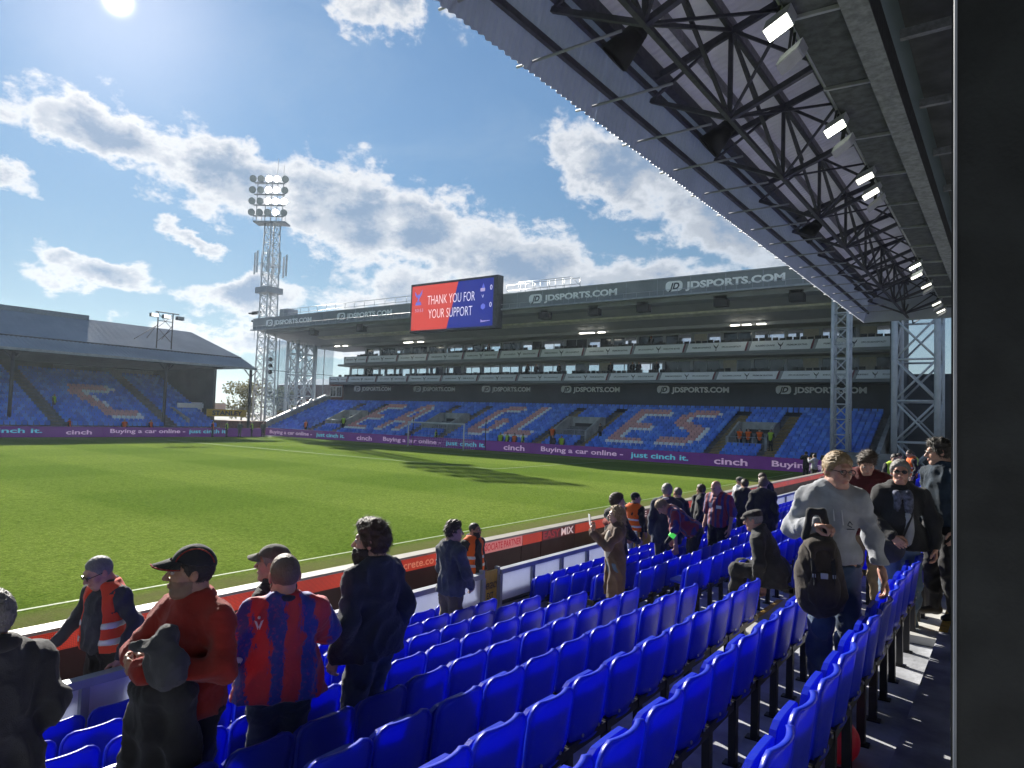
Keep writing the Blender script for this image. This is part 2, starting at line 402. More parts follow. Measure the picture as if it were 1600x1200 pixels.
# ------------------------------------------------------------------ touchline barrier, gate and board beside the near stand
fence = thing('pitch_barrier', 'low grey barrier with white panels along the front of the near seats', 'barrier', (39.7,-45,-.15))
q = MB(); q.box((39.66,-75,.70), (39.78,-42.4,.775)); q.box((39.66,-41.95,.70),(39.78,-36.9,.775)); q.box((39.66,-35.4,.70),(39.78,-3.2,.775)); q.obj('top_rail', M['steel_grey'], fence)
q = MB(); q.box((39.68,-75,-.15), (39.76,-42.4,.03)); q.box((39.68,-41.95,-.15),(39.76,-36.9,.03)); q.box((39.68,-35.4,-.15),(39.76,-3.2,.03)); q.obj('plinth', M['concrete'], fence)
q = MB(); q.box((39.665,-75,.20), (39.775,-42.4,.245)); q.box((39.665,-41.95,.20),(39.775,-36.9,.245)); q.box((39.665,-35.4,.20),(39.775,-3.2,.245)); q.obj('lower_rail', M['steel_dark'], fence)
ys = [-41.95+i*.95 for i in range(6)] + [-42.4-i*2.9 for i in range(8)] + [-35.4+i*2.2 for i in range(15)]
for y in sorted(ys):
    q = MB(); q.box((39.655,y-.035,-.15), (39.785,y+.035,.70)); q.obj('post', M['steel_grey'], fence)
ys = sorted(ys)
for y0, y1 in zip(ys[:-1], ys[1:]):
    if abs(y0+42.4) < .01 or abs(y0+37.2) < .01 and y1 > -36.9: continue
    q = MB(); q.box((39.705,y0+.04,.25), (39.735,y1-.04,.69)); q.obj('panel', M['barrier_panel'], fence)
    q = MB(); q.box((39.707,y0+.04,.035), (39.733,y1-.04,.195)); q.obj('kick_panel', M['concrete_light'], fence)
mk('gate_yellow', (.50,.33,.05), .6, var=.2, vscale=4)
def gate(y0, y1, label, txt):
    g = thing('pitch_gate', label, 'gate', (39.7,(y0+y1)/2,-.15))
    q = MB(); q.box((39.69,y0,-.1), (39.73,y1,.78)); q.obj('leaf', M['gate_yellow'], g)
    q = MB(); q.box((39.67,y1-.05,-.15),(39.75,y1-.001,.82)); q.box((39.67,y0+.001,-.15),(39.75,y0+.05,.82)); q.obj('frame', M['steel_grey'], g)
    if txt:
        q = MB()
        for i, t in enumerate(('EMERGENCY', 'EXIT', 'KEEP', 'CLEAR')):
            wd = {'EMERGENCY': .34, 'EXIT': .17, 'KEEP': .19, 'CLEAR': .22}[t]
            put_text(q, t, (39.734, (y0+y1)/2-wd/2, .50-.155*i), (0,1,0), (0,0,1), .095, width=wd, bold=.02)
        q.obj('lettering', M['lettering_dark'], g)
gate(-42.4, -41.95, 'yellow emergency exit gate in the barrier beside the bald steward in orange', True)
gate(-36.9, -35.4, 'plain yellow gate in the barrier behind the steward in a black beanie', False)

# LED board seen from the stand: red perforated faces over dark red backs
def led_mat(name, c1, c0, e=.25):
    m = D.materials.new(name); m.use_nodes = True; g = NG(m.node_tree); bs = g.n['Principled BSDF']
    c = g.new('ShaderNodeTexCoord').outputs['Object']; X, Y, Z = g.sep(c)
    f = g.math('MULTIPLY', g.math('SINE', g.math('MULTIPLY', Y, 2*PI/.035)), g.math('SINE', g.math('MULTIPLY', Z, 2*PI/.035)))
    f = g.math('MULTIPLY_ADD', g.ramp(g.math('ABSOLUTE', f), .25, .8), .8, .15)
    col = g.mix(g.math('MULTIPLY', f, g.ramp(g.noise(c, 1.1, 4), .25, .7, .65, 1.)), c0, c1)
    g.put(bs.inputs['Base Color'], col); bs.inputs['Roughness'].default_value = .5
    g.put(bs.inputs['Emission Color'], col); bs.inputs['Emission Strength'].default_value = e*.7
    return m
M['led_red'] = led_mat('led_red', (.75,.055,.02), (.10,.01,.008), .42)
M['led_white'] = led_mat('led_white', (.85,.45,.42), (.40,.05,.05), .30)
M['led_dark'] = led_mat('led_dark', (.20,.03,.035), (.04,.012,.015), .2)
mk('board_back', (.040,.010,.012), .6, var=.2, vscale=1)
mk('board_cap', (.26,.24,.21), .6, var=.12, vscale=3)
tb = thing('touchline_board', 'long red electronic advertising board with a pale top along the near touchline', 'advertising board', (38.6,-40,-.15))
q = MB(); q.box((38.42,-75,.93), (38.66,1.9,.965)); q.obj('top_cap', M['board_cap'], tb)
q = MB(); q.box((38.42,-75,-.14), (38.56,1.9,.929)); q.obj('cabinet', M['board_back'], tb)
segs = [(-75,-43.45,'led_red'),(-43.45,-42.2,'led_red'),(-42.2,-41.1,'led_red'),(-41.1,-39.68,'led_white'),(-39.68,-38.97,'led_red'),(-38.97,-37.62,'led_dark'),(-37.62,-35.0,'led_red'),(-35.0,-33.2,'led_dark'),(-33.2,-28,'led_red'),(-28,-20,'led_red'),(-20,-12,'led_red'),(-12,1.85,'led_red')]
for y0, y1, mm in segs:
    q = MB(); q.box((38.56,y0+.01,.715), (38.60,y1-.01,.925)); q.obj('led_panel', M[mm], tb)
    q = MB(); q.box((38.56,y0+.01,-.12), (38.575,y1-.01,.705)); q.obj('back_panel', M['board_back'], tb)
q = MB(); put_text(q, 'ASSOCIATE PARTNER', (38.603,-41.05,.758), (0,1,0), (0,0,1), .125, width=1.32, bold=.02); q.obj('lettering', mat('led_letter_red', (.45,.02,.03), .6, emit=(.45,.02,.03), estr=.2), tb)
q = MB(); put_text(q, 'EASY', (38.603,-38.93,.745), (0,1,0), (0,0,1), .15, width=.66, bold=.03); q.obj('lettering', mat('led_letter_crimson', (.30,.03,.04), .6, emit=(.3,.03,.04), estr=.2), tb)
q = MB(); put_text(q, 'MIX', (38.603,-38.22,.745), (0,1,0), (0,0,1), .15, width=.52, bold=.03); q.obj('lettering', mat('led_letter_pale', (.62,.50,.48), .6, emit=(.6,.45,.45), estr=.25), tb)
q = MB(); put_text(q, 'concrete.co', (38.603,-43.35,.755), (0,1,0), (0,0,1), .125, width=1.05, bold=.015); q.obj('lettering', M['led_letter_orange'] if 'led_letter_orange' in M else mat('led_letter_orange', (.55,.20,.12), .6, emit=(.55,.2,.12), estr=.25), tb)
q = MB(); put_text(q, 'CRETE', (38.603,-34.9,.75), (0,1,0), (0,0,1), .14, width=1.0, bold=.02); q.obj('lettering', D.materials['led_letter_pale'], tb)

# ------------------------------------------------------------------ far goal
gl = thing('football_goal', 'white football goal with net in front of the far stand', 'goal', (0,0,0))
for sx in (-3.72, 3.72):
    q = MB(); q.tube((sx,0,0), (sx,0,2.5), .07, n=10); q.obj('post', M['white'], gl)
q = MB(); q.tube((-3.79,0,2.5), (3.79,0,2.5), .07, n=10); q.obj('crossbar', M['white'], gl)
q = MB()
for i in range(31):
    xx = -3.7+7.4*i/30; q.tube((xx,.05,2.46),(xx,1.0,2.3),.006,n=3,caps=False); q.tube((xx,1.0,2.3),(xx,1.75,0.02),.006,n=3,caps=False)
for i in range(10):
    t = i/9; q.tube((-3.7,1.0+.75*t,2.3-2.28*t),(3.7,1.0+.75*t,2.3-2.28*t),.006,n=3,caps=False)
    for sx in (-3.7,3.7): q.tube((sx,.05,2.46-2.44*t),(sx,1.0+.75*t,2.3-2.28*t),.006,n=3,caps=False)
tag(q.obj('net', M['net'], gl), kind='stuff')
q = MB()
for sx in (-4.9, 4.9): q.tube((sx,1.9,0),(sx,1.9,3.0),.04,n=8)
q.obj('net_pole', M['steel_dark'], gl)

# ------------------------------------------------------------------ purple perimeter boards
mk('purple', (.075,.014,.135), .5, emit=(.11,.018,.20), estr=.12, var=.25, vscale=.25)
mk('letter_pink', (.72,.55,.72), .5, emit=(.8,.55,.78), estr=.10)
mk('letter_teal', (.12,.50,.62), .5, emit=(.10,.52,.64), estr=.16)
pb = thing('advertising_board', 'purple electronic advertising board along the foot of the far stand', 'advertising board', (0,2.2,0))
X0, X1 = -33.5, 37.4; nseg = 26
for i in range(nseg):
    a = X0+(X1-X0)*i/nseg; c = X0+(X1-X0)*(i+1)/nseg
    q = MB(); q.box((a+.006,2.1,-.2), (c-.006,2.3,.97)); q.obj('led_panel', M['purple'], pb)
q = MB(); q.box((X0,2.32,-.2), (X1,2.6,.94)); q.obj('cabinet', M['black'], pb)
qp, qt = MB(), MB()
def ad_x(q1, q2, txt, x0, x1, zb, h):
    put_text(q1, txt, (x0,2.093,zb), (1,0,0), (0,0,1), h, width=x1-x0, bold=.022)
for a, c, tx, w_ in ((-30.4,-21.9,'Buying a car online -','p'),(-21.1,-16.0,'just cinch it.','t'),(-13.9,-11.4,'cinch','p'),(-9.6,-1.05,'Buying a car online -','p'),(-.4,4.75,'just cinch it.','t'),
                   (7.0,9.45,'cinch','p'),(11.3,19.7,'Buying a car online -','p'),(20.4,25.5,'just cinch it.','t'),(27.6,30.2,'cinch','p'),(32.0,37.2,'Buying a car','p')):
    big = tx == 'cinch'
    q = MB(); ad_x(q, None, tx, a, c, .20 if big else .30, .50 if big else .42); tag(q.obj('lettering', M['letter_pink' if w_ == 'p' else 'letter_teal'], pb), kind='stuff')
pm = thing('advertising_board', 'purple electronic advertising board along the foot of the left stand', 'advertising board', (-27,-20,0))
Y0, Y1 = -62., -1.2; nseg = 20
for i in range(nseg):
    a = Y0+(Y1-Y0)*i/nseg; c = Y0+(Y1-Y0)*(i+1)/nseg
    q = MB(); q.box((-27.2,a+.006,0.0), (-27.0,c-.006,1.0)); q.obj('led_panel', M['purple'], pm)
q = MB(); q.box((-27.5,Y0,0), (-27.21,Y1,.97)); q.obj('cabinet', M['black'], pm)
qp, qt = MB(), MB()
for a, c, tx, w_ in ((-31.2,-24.7,'just cinch it.','t'),(-22.7,-20.4,'cinch','p'),(-18.7,-10.9,'Buying a car online -','p'),(-10.5,-5.9,'just cinch it.','t'),(-41,-33,'Buying a car online -','p'),(-45,-42.6,'cinch','p')):
    big = tx == 'cinch'
    q = MB(); put_text(q, tx, (-26.993,a,.28 if big else .42), (0,1,0), (0,0,1), .42 if big else .40, width=c-a, bold=.022); tag(q.obj('lettering', M['letter_pink' if w_ == 'p' else 'letter_teal'], pm), kind='stuff')
# ------------------------------------------------------------------ far end stand
es = thing('end_stand', 'two tier stand behind the goal with blue seats, dark sponsor wall and long grey roof', 'stand', (2,8,0))
XL, XR = -34.0, 38.6
NROW, RD, RH, YF, ZF = 18, .56, .228, 4.0, .35
def es_row(i): return YF+RD*i, ZF+RH*i       # back of row i, tread height
AISLES = [-25.0,-20.2,-8.1,-3.2,9.3,14.3,26.6,31.0]
VOMS = [(-24.4,-20.7),(-7.6,-3.7),(9.9,13.8),(27.2,30.5)]
q = MB()
for i in range(NROW):
    y, z_ = es_row(i); q.box((XL,y-.40,-.6), (XR,y-.40+RD if i < NROW-1 else 15.4,z_))
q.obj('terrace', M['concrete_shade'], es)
tim = MB(); tim2 = MB()
for ax in AISLES:
    for i in range(NROW-1):
        y, z_ = es_row(i)
        for h_ in (0, 1):
            tim.box((ax-.5,y-.40+RD*h_/2,z_+.004-.0), (ax+.5,y-.40+RD/2+RD*h_/2-.004,z_+.02+RH*h_/2))
            tim2.box((ax-.5,y-.412+RD*h_/2,z_-.01+RH*h_/2), (ax+.5,y-.37+RD*h_/2,z_+.028+RH*h_/2))
tim.obj('aisle_steps', M['timber'], es); tag(tim2.obj('step_edges', M['yellow_line'], es), kind='stuff')
# letters spelt by coloured seats: 1 = red, 2 = white
GL = {'E': ["1111111.","11111112","11222222","112.....","112.....","112.....","111111..","1111112.","1122222.","112.....","112.....","112.....","1111111.","22222222"],
 'A': ["...111..","..11112.","..112112","..112112",".112.112",".112.112",".112.112",".1111112",".1111112","112222112","112...112","112...112","112...112","222...222"],
 'G': ["..11111.",".1111112","1112222.","112.....","112.....","112.....","112..11.","112.1111","112..112","112..112","112..112","1111112.",".111122.","..2222.."],
 'L': ["112.....","112.....","112.....","112.....","112.....","112.....","112.....","112.....","112.....","112.....","112.....","1111112.","1111111.","2222222."],
 'S': ["..11111.",".1111112","1112222.","112.....","112.....","1111....",".11111..","..211112","....1112",".....112",".....112","11111112","1111112.","222222.."]}
LET = [('E',-19.3),('A',-14.2),('G',-.6),('L',4.6),('E',16.4),('S',21.5)]
seatm = MB(); NS = .48
def seat_color(i, x_):
    for ch, lx in LET:
        c = int((x_-lx)//NS); r = (NROW-3)-i
        if 0 <= r < 14 and 0 <= c < len(GL[ch][r]): 
            return {'.': 0, '1': 1, '2': 2}[GL[ch][r][c]]
    return 0
def far_seat(mb, x_, y, z_, mi, jit):
    # folded seat seen from the front: backrest behind, pan tipped up before it
    w2 = .195
    mb.add([(x_-w2,y,z_+.40),(x_+w2,y,z_+.40),(x_+w2,y+.05,z_+.80),(x_-w2,y+.05,z_+.80),(x_-w2,y+.05,z_+.40),(x_+w2,y+.05,z_+.40),(x_+w2,y+.09,z_+.80),(x_-w2,y+.09,z_+.80)],
       [(0,1,2,3),(5,4,7,6),(3,2,6,7),(0,3,7,4),(1,5,6,2)], mi)
    w3 = .18; d = -.10+jit
    mb.add([(x_-w3,y+d,z_+.34),(x_+w3,y+d,z_+.34),(x_+w3,y+d+.04,z_+.70),(x_-w3,y+d+.04,z_+.70),(x_-w3,y-.01,z_+.34),(x_+w3,y-.01,z_+.34),(x_+w3,y-.01,z_+.70),(x_-w3,y-.01,z_+.70)],
       [(0,1,2,3),(3,2,6,7),(0,3,7,4),(1,5,6,2),(0,4,5,1)], mi)
for i in range(NROW):
    y, z_ = es_row(i); n = int((XR-XL-1.0)/NS)
    for j in range(n):
        x_ = XL+.6+NS*j
        if i < NROW-1 and any(abs(x_-a) < .72 for a in AISLES): continue
        if any(v0-.3 < x_ < v1+.3 for v0, v1 in VOMS) and 3 < i < 12: continue
        far_seat(seatm, x_, y, z_, seat_color(i, x_+NS/2) or random.choice((0,0,3,4)), random.uniform(-.02,.02))
fs = seatm.obj('stadium_seats', [M['seat_far'], M['seat_far_red'], M['seat_far_white'], M['seat_far_deep'], M['seat_far_pale']])
tag(fs, 'rows of blue seats with red and white seats spelling big letters in the far stand', 'seats', 'folding seats of the stadium', 'stuff')
for v0, v1 in VOMS:           # stairwell mouths, set into the seating
    y0, z0 = es_row(4); y1, z1 = es_row(11)
    q = MB(); q.box((v0,y1-.5,z0-.3),(v1,y1-.35,z1+.75))
    for xx in (v0, v1-.18): q.prism([(y0-.2,z0-.2),(y1-.5,z0-.2),(y1-.5,z1+.75),(y1-1.1,z1+.75),(y0-.2,z0+1.0)], 0, xx, xx+.18)
    vo = q.obj('stairwell', M['concrete_light'], es)
    q = MB(); q.box((v0+.5,y1-.52,z0-.1),(v1-.5,y1-.505,z0+1.7)); q.obj('opening_shade', M['black'], vo)  # black sheet painted in for the darkness inside the stairwell
    q = MB()
    for zz in (.55, 1.05): q.tube((v0,y0-.25,z0+zz),(v1,y0-.25,z0+zz),.03,n=6)
    for k in range(4): xx = v0+(v1-v0)*k/3; q.tube((xx,y0-.25,z0),(xx,y0-.25,z0+1.05),.03,n=6)
    q.obj('guard_rail', M['rail'], es)
# dark sponsor wall
q = MB(); q.box((-31.5,14.75,4.0),(XR+.2,15.0,7.42)); wall = q.obj('sponsor_wall', M['wall_navy'], es)
def jd(mb, md, x0, x1, y, zb, h, xs=None):
    bw = h*1.75
    flat_poly(mb, rrect(0,0,bw,h,h*.38), (x0,y,zb), (1,0,0), (0,0,1), 0)
    put_text(md, 'JD', (x0+bw*.20,y-.012,zb+h*.20), (1,0,0), (0,0,1), h*.62, width=bw*.62, bold=.035, shear=.28)
    put_text(mb, 'JDSPORTS.COM', (x0+bw+h*.28,y,zb+h*.16), (1,0,0), (0,0,1), h*.64, width=x1-x0-bw-h*.28, bold=.045)
for a, c in ((-29.3,-21.8),(-17.6,-10.35),(-6.05,1.2),(5.4,12.75),(17.0,24.45),(28.8,36.4)):
    q, q2 = MB(), MB(); jd(q, q2, a, c, 14.738, 6.28, .78)
    tag(q.obj('lettering', M['lettering_white'], wall), kind='stuff'); tag(q2.obj('emblem_letters', M['lettering_dark'], wall), kind='stuff')
# left back corner in brick, with windows
q = MB(); q.box((-34.6,14.6,-.6),(-31.51,15.0,7.4)); cw = q.obj('brick_corner', M['brick'], es)
q = MB(); q.box((-34.2,14.56,5.55),(-33.0,14.595,6.9)); q.box((-32.8,14.56,5.55),(-31.7,14.595,6.9)); q.obj('window', M['dark_glass'], cw)
q = MB()
for a, c in ((-34.25,-32.95),(-32.85,-31.65)):
    q.box((a,14.54,6.9),(c,14.6,7.0)); q.box((a,14.54,5.45),(c,14.6,5.55)); q.box((a,14.54,5.55),(a+.07,14.6,6.9)); q.box((c-.07,14.54,5.55),(c,14.6,6.9)); q.box(((a+c)/2-.03,14.545,5.55),((a+c)/2+.03,14.6,6.9))
q.obj('window_frame', M['white'], cw)
# two balconies of boxes
def balcony(z0, z1, xl, tilt, dividers, name):
    yb = 12.4
    q = MB(); q.box((xl,yb+.05,z0-.28),(XR+.2,16.2,z0-.03)); fl = q.obj('balcony_floor', M['cladding_grey'], es)
    q = MB(); q.box((xl,yb+.06,z0-.03),(XR+.2,yb+.14,z1+.02)); q.obj('balcony_front', M['steel_grey'], es)
    xs = [xl+.02]+dividers+[XR+.18]
    for a, c in zip(xs[:-1], xs[1:]):
        s = .28
        pl = thing_part = MB(); pl.prism([(a+s*.3+.08,z0),(c-s-.08+s*.3,z0),(c+s*.3-.08,z1),(a+s+.08+s*.3-s*.0,z1)], 1, yb, yb+.05)
        p = pl.obj('banner_panel', M['white_panel'], es)
        q = MB(); q.prism([(c-s-.02+s*.3,z0),(c-.02+s*.3-s*.55,z0),(c+s*.3+.05,z1),(c+s*.3-.16,z1)], 1, yb+.002, yb+.05)
        if c < XR: q.obj('banner_stripe', M['maroon'], p)
        mid = (a+c)/2+.1; h = z1-z0; q = MB()
        # a bird of prey mark between two words
        for pts in ([(-.02,.18),(.06,.30),(.02,.62),(-.06,.5)], [(0,.5),(-.30,.82),(-.22,.55),(-.06,.40)], [(.02,.45),(.32,.86),(.24,.58),(.07,.36)], [(-.02,.18),(-.10,.06),(.02,.10),(.08,.22)]):
            flat_poly(q, [(u*h, v*h) for u, v in pts], (mid,yb-.006,z0), (1,0,0), (0,0,1))
        k = dividers.index(c) if c in dividers else 0
        wds = (('PREMIUM EXPERIENCE','CPFC.CO.UK/HOSPITALITY'),('GLAZIERS LOUNGE','PREMIUM SEATING'),('CPFC.CO.UK/HOSPITALITY','EXECUTIVE BOXES'))[k % 3]
        wl = (c-a)*.30
        put_text(q, wds[0], (mid-.5-wl,yb-.006,z0+h*.40), (1,0,0), (0,0,1), h*.17, width=wl, bold=.02)
        put_text(q, wds[1], (mid+.55,yb-.006,z0+h*.40), (1,0,0), (0,0,1), h*.17, width=wl, bold=.02)
        q.obj('emblem', M['lettering_dark'], p)
    return fl
LD = [-34+.1+i*5.85 for i in range(1,13)]
LD = [-28.1,-22.3,-16.5,-10.7,-4.9,.85,7.02,12.49,18.13,23.83,29.66,35.74]
UD = [-24.25,-18.52,-13.18,-7.28,-1.83,3.83,9.49,15.2,20.8,26.84,32.53]
balcony(7.50, 8.22, -32.0, 0, LD, 'lower'); balcony(10.15, 10.98, -29.0, 0, UD, 'upper')
mk('box_interior', (.10,.09,.085), .8, var=.3, vscale=1)
mk('box_frame', (.34,.36,.39), .5, var=.1)
mk('blind', (.45,.42,.34), .8, var=.1)
for zf, zt, xl in ((7.75, 9.75, -30.6), (10.5, 12.45, -27.5)):
    zsill = zf+.72; yw = 15.1
    q = MB(); q.box((xl,yw-1.9,zf-.25),(XR+.2,19.5,zf+.0)); q.obj('box_floor', M['box_interior'], es)
    q = MB(); q.box((xl,yw-2.4,zt+.0),(XR+.2,19.5,zt+.24)); q.obj('box_ceiling', M['soffit'], es)
    nb = int((XR-xl)/3.0); pw = (XR-xl)/nb
    q = MB()                     # dark front rows of padded seats in the boxes
    for j in range(int((XR-xl)/.6)):
        if random.random() < .88: q.box((xl+.6*j+.06,12.9,zf+.12),(xl+.6*j+.54,13.05,zf+.80+random.uniform(-.05,.05)))
    tag(q.obj('box_seats', M['black'], es), kind='stuff')
    for j in range(nb):
        a = xl+pw*j
        q = MB(); q.box((a-.16,yw-.08,zf),(a+.16,yw+.10,zt)); q.box((a+.16,yw-.05,zt-.20),(a+pw-.16,yw+.05,zt)); q.box((a+.16,yw-.05,zf),(a+pw-.16,yw+.05,zsill-.45)); fr = q.obj('box_frame', M['box_frame'], es)
        q = MB()
        for s in (.5,): q.box((a+pw*s-.035,yw-.03,zsill-.45),(a+pw*s+.035,yw+.03,zt-.2))
        q.obj('mullion', M['box_frame'], fr)
        for s in (0, 1):
            wa, wb = (a+.16, a+pw*.5-.035) if s == 0 else (a+pw*.5+.035, a+pw-.16)
            r = random.random()
            lit = zf < 8 and j < nb*.72 or zf > 8
            q = MB(); q.box((wa,yw-.012,zsill-.45),(wb,yw+.012,zt-.2))
            dark = r < (.42 if zf > 8 else (.12 if j < nb*.68 else .9))
            q.obj('window', M['dark_glass'] if dark else (M['blind'] if r > .93 else M['glass']), fr)
    q = MB()                     # rear of the boxes: partitions and back windows open to the sky
    for j in range(nb+1):
        a = xl+pw*j; q.box((a-.05,18.9,zf),(a+.25,19.2,zt))
    q.box((xl,18.9,zf),(XR,19.2,zsill-.30)); q.obj('rear_wall', M['box_frame'], es)
q = MB(); q.box((XL+2.0,15.05,-.6),(XR+.2,19.4,7.2)); q.obj('rear_block', M['cladding_grey'], es)
# roof: fascia, raking soffit, top
q = MB(); q.box((-38.2,4.0,14.22),(36.6,4.35,15.72)); fa = q.obj('fascia', M['cladding_grey'], es)
q = MB()
for i in range(26):
    xx = -38.2+74.8*i/25; q.box((xx-.03,3.985,14.3),(xx+.03,4.0,15.7))
q.box((-38.2,3.95,15.66),(36.6,4.0,15.76)); q.obj('cladding_joint', M['steel_grey'], fa)
for a, c in ((-35.2,-25.5),(-20.6,-11.0),(8.1,17.75),(22.4,32.3)):
    q, q2 = MB(), MB(); jd(q, q2, a, c, 3.975, 14.52, .88)
    tag(q.obj('lettering', M['lettering_white'], fa), kind='stuff'); tag(q2.obj('emblem_letters', M['lettering_dark'], fa), kind='stuff')
q = MB(); q.prism([(4.36,14.22),(4.36,15.6),(20.0,15.2),(20.0,12.65),(12.5,12.72)], 0, -38.1, 36.5); q.obj('roof', M['soffit'], es)
q = MB(); q.prism([(4.5,14.16),(4.5,13.72),(5.6,13.60),(5.6,14.1)], 0, -36, 36.4); q.obj('roof_edge_beam', M['cladding_grey'], es)
q = MB(); q.prism([(8.6,13.45),(8.6,13.25),(9.6,13.13),(9.6,13.35)], 0, -30, 36.4); q.obj('soffit_strip', M['soffit_light'], es)
q = MB(); q.box((-34,12.3,12.45),(36.4,12.55,12.74)); q.obj('soffit_beam', M['soffit'], es)
for xs in ((9.64,10.57,11.87),(25.8,26.9,28.2),(-16.5,-15.8,-14.0),(-30,-28.3)):
    for xx in xs:
        q = MB(); q.box((xx-.42,11.9,12.52),(xx+.42,12.15,12.66)); l_ = q.obj('light_fitting', M['steel_grey'], es)
        q = MB(); q.box((xx-.38,11.86,12.44),(xx+.38,12.12,12.518)); q.obj('lens', M['lamp'], l_)
# hung under the fascia: walkway rail, floodlight bar and loudspeakers
q = MB(); q.box((-38.2,3.6,14.05),(36.4,4.0,14.20)); q.obj('gutter_walkway', M['steel_grey'], es)
q = MB()
for i in range(60):
    xx = -38+74.2*i/59; q.tube((xx,3.62,14.2),(xx,3.62,14.62),.018,n=5)
q.tube((-38,3.62,14.62),(36.2,3.62,14.62),.022,n=6); tag(q.obj('walkway_rail', M['rail'], es), kind='stuff')
for xx in (-26,-17,9.5,15.0,20,27,33):
    q = MB(); q.box((xx-.55,4.5,13.05),(xx+.55,5.2,13.95)); q.obj('loudspeaker', M['speaker'], es)
q = MB()
for x0_, x1_ in ((-34.0,-7.6),(4.9,13.5)):
    n = int((x1_-x0_)/1.7)
    for i in range(n+1):
        xx = x0_+(x1_-x0_)*i/n; q.tube((xx,4.6,15.55),(xx,4.6,16.75),.03,n=6)
    for zz in (16.15,16.72): q.tube((x0_,4.6,zz),(x1_,4.6,zz),.03,n=6)
for i in range(8): q.tube((5.2+i*.9,6.2,15.4),(5.2+i*.9,6.2,17.3),.03,n=6)
q.tube((5.2,6.2,17.3),(11.5,6.2,17.3),.03,n=6); q.tube((11.5,6.2,17.3),(13.5,6.2,15.5),.03,n=6)
q.obj('roof_railing', M['rail'], es)
q = MB(); q.box((-33.6,4.9,15.5),(-31.8,6.5,16.9)); q.obj('plant_box', M['steel_grey'], es)
q = MB(); q.box((34.3,4.2,15.7),(34.8,4.7,16.4)); q.box((33.5,4.2,15.7),(33.9,4.7,16.2)); q.obj('roof_camera', M['white'], es)
# side wall with white coping, and weather screen of glass
q = MB(); q.prism([(3.6,-.6),(15.0,-.6),(15.0,5.75),(13.6,5.5),(3.6,1.35)], 0, XL-.35, XL-.05); sw = q.obj('side_wall', M['concrete_light'], es)
q = MB(); q.prism([(3.5,1.36),(13.65,5.51),(13.65,5.72),(3.5,1.58)], 0, XL-.42, XL+.02); q.obj('coping', M['white'], sw)
ws = []
ny = 6
for i in range(ny):
    y0, y1 = 3.7+1.9*i, 3.7+1.9*(i+1); y1 = min(y1, 14.9)
    zc0 = 1.60+(y0-3.6)*.4095; 
    for z0_, z1_ in ((max(zc0+.8,1.6), 5.0), (5.0, 8.6), (8.6, 12.7)):
        if z0_ < z1_-.3:
            q = MB(); q.box((XL-.22,y0+.04,z0_+.03),(XL-.20,y1-.04,z1_-.03)); q.obj('screen_pane', M['glass_hazy'], es)
    q = MB(); q.box((XL-.26,y0-.035,zc0-.05),(XL-.16,y0+.035,12.9)); q.obj('screen_mullion', M['steel_white'], es)
for zz in (5.0, 8.6):
    q = MB(); q.box((XL-.25,3.7,zz-.035),(XL-.17,14.9,zz+.035)); q.obj('screen_transom', M['steel_white'], es)
def lattice(name, label, cx, y0, y1, xw, z0, z1, rp, rb, nb, mat_, parent=None, topw=1.0):
    t = parent if parent is not None else thing(name, label, 'lattice column', (cx,(y0+y1)/2,z0))
    cs = [(cx-xw/2,y0),(cx+xw/2,y0),(cx+xw/2,y1),(cx-xw/2,y1)]
    for c in cs:
        q = MB(); q.tube((*c,z0),(*c,z1),rp,n=10); q.obj('leg', mat_, t)
    q = MB()
    for j in range(nb):
        za, zb = z0+(z1-z0)*j/nb, z0+(z1-z0)*(j+1)/nb
        for i in range(4):
            a, c = cs[i], cs[(i+1)%4]
            q.tube((*a,zb),(*c,zb),rb,n=6)
            wdt = abs(a[0]-c[0])+abs(a[1]-c[1])
            q.tube((*a,za),(*c,zb),rb,n=6)
            if wdt > 1.6: q.tube((*c,za),(*a,zb),rb,n=6)
    q.obj('bracing', mat_, t)
    return t
lattice('lattice_column', 'slim white lattice column under the right end of the far roof', 36.15, 4.6, 5.6, 1.05, -.6, 14.2, .13, .05, 13, M['steel_white'])
lattice('lattice_column', 'wide white lattice tower with crossed braces at the far right of the end stand', 40.9, 6.0, 9.5, 2.7, -.6, 14.5, .22, .085, 5, M['steel_white'])
lattice('lattice_column', 'wide pale lattice tower behind the glass screen at the left of the end stand', -36.6, 9.5, 12.6, 2.3, -.6, 14.4, .24, .09, 5, M['steel_white'])
q = MB(); q.box((39.2,6.5,-.6),(39.5,15.0,13.0)); q.box((39.5,14.6,-.6),(43.5,15,8.)); q.obj('flank_wall', M['wall_navy'], es)
q = MB(); q.prism([(3.4,-.6),(14.9,-.6),(14.9,5.9),(13.8,5.7),(3.4,1.5)], 0, XR+.05, XR+.35); q.obj('side_wall', M['concrete'], es)
q = MB(); q.box((36.2,3.45,-.2),(39.8,3.75,1.6)); q.obj('front_wall', M['concrete'], es)

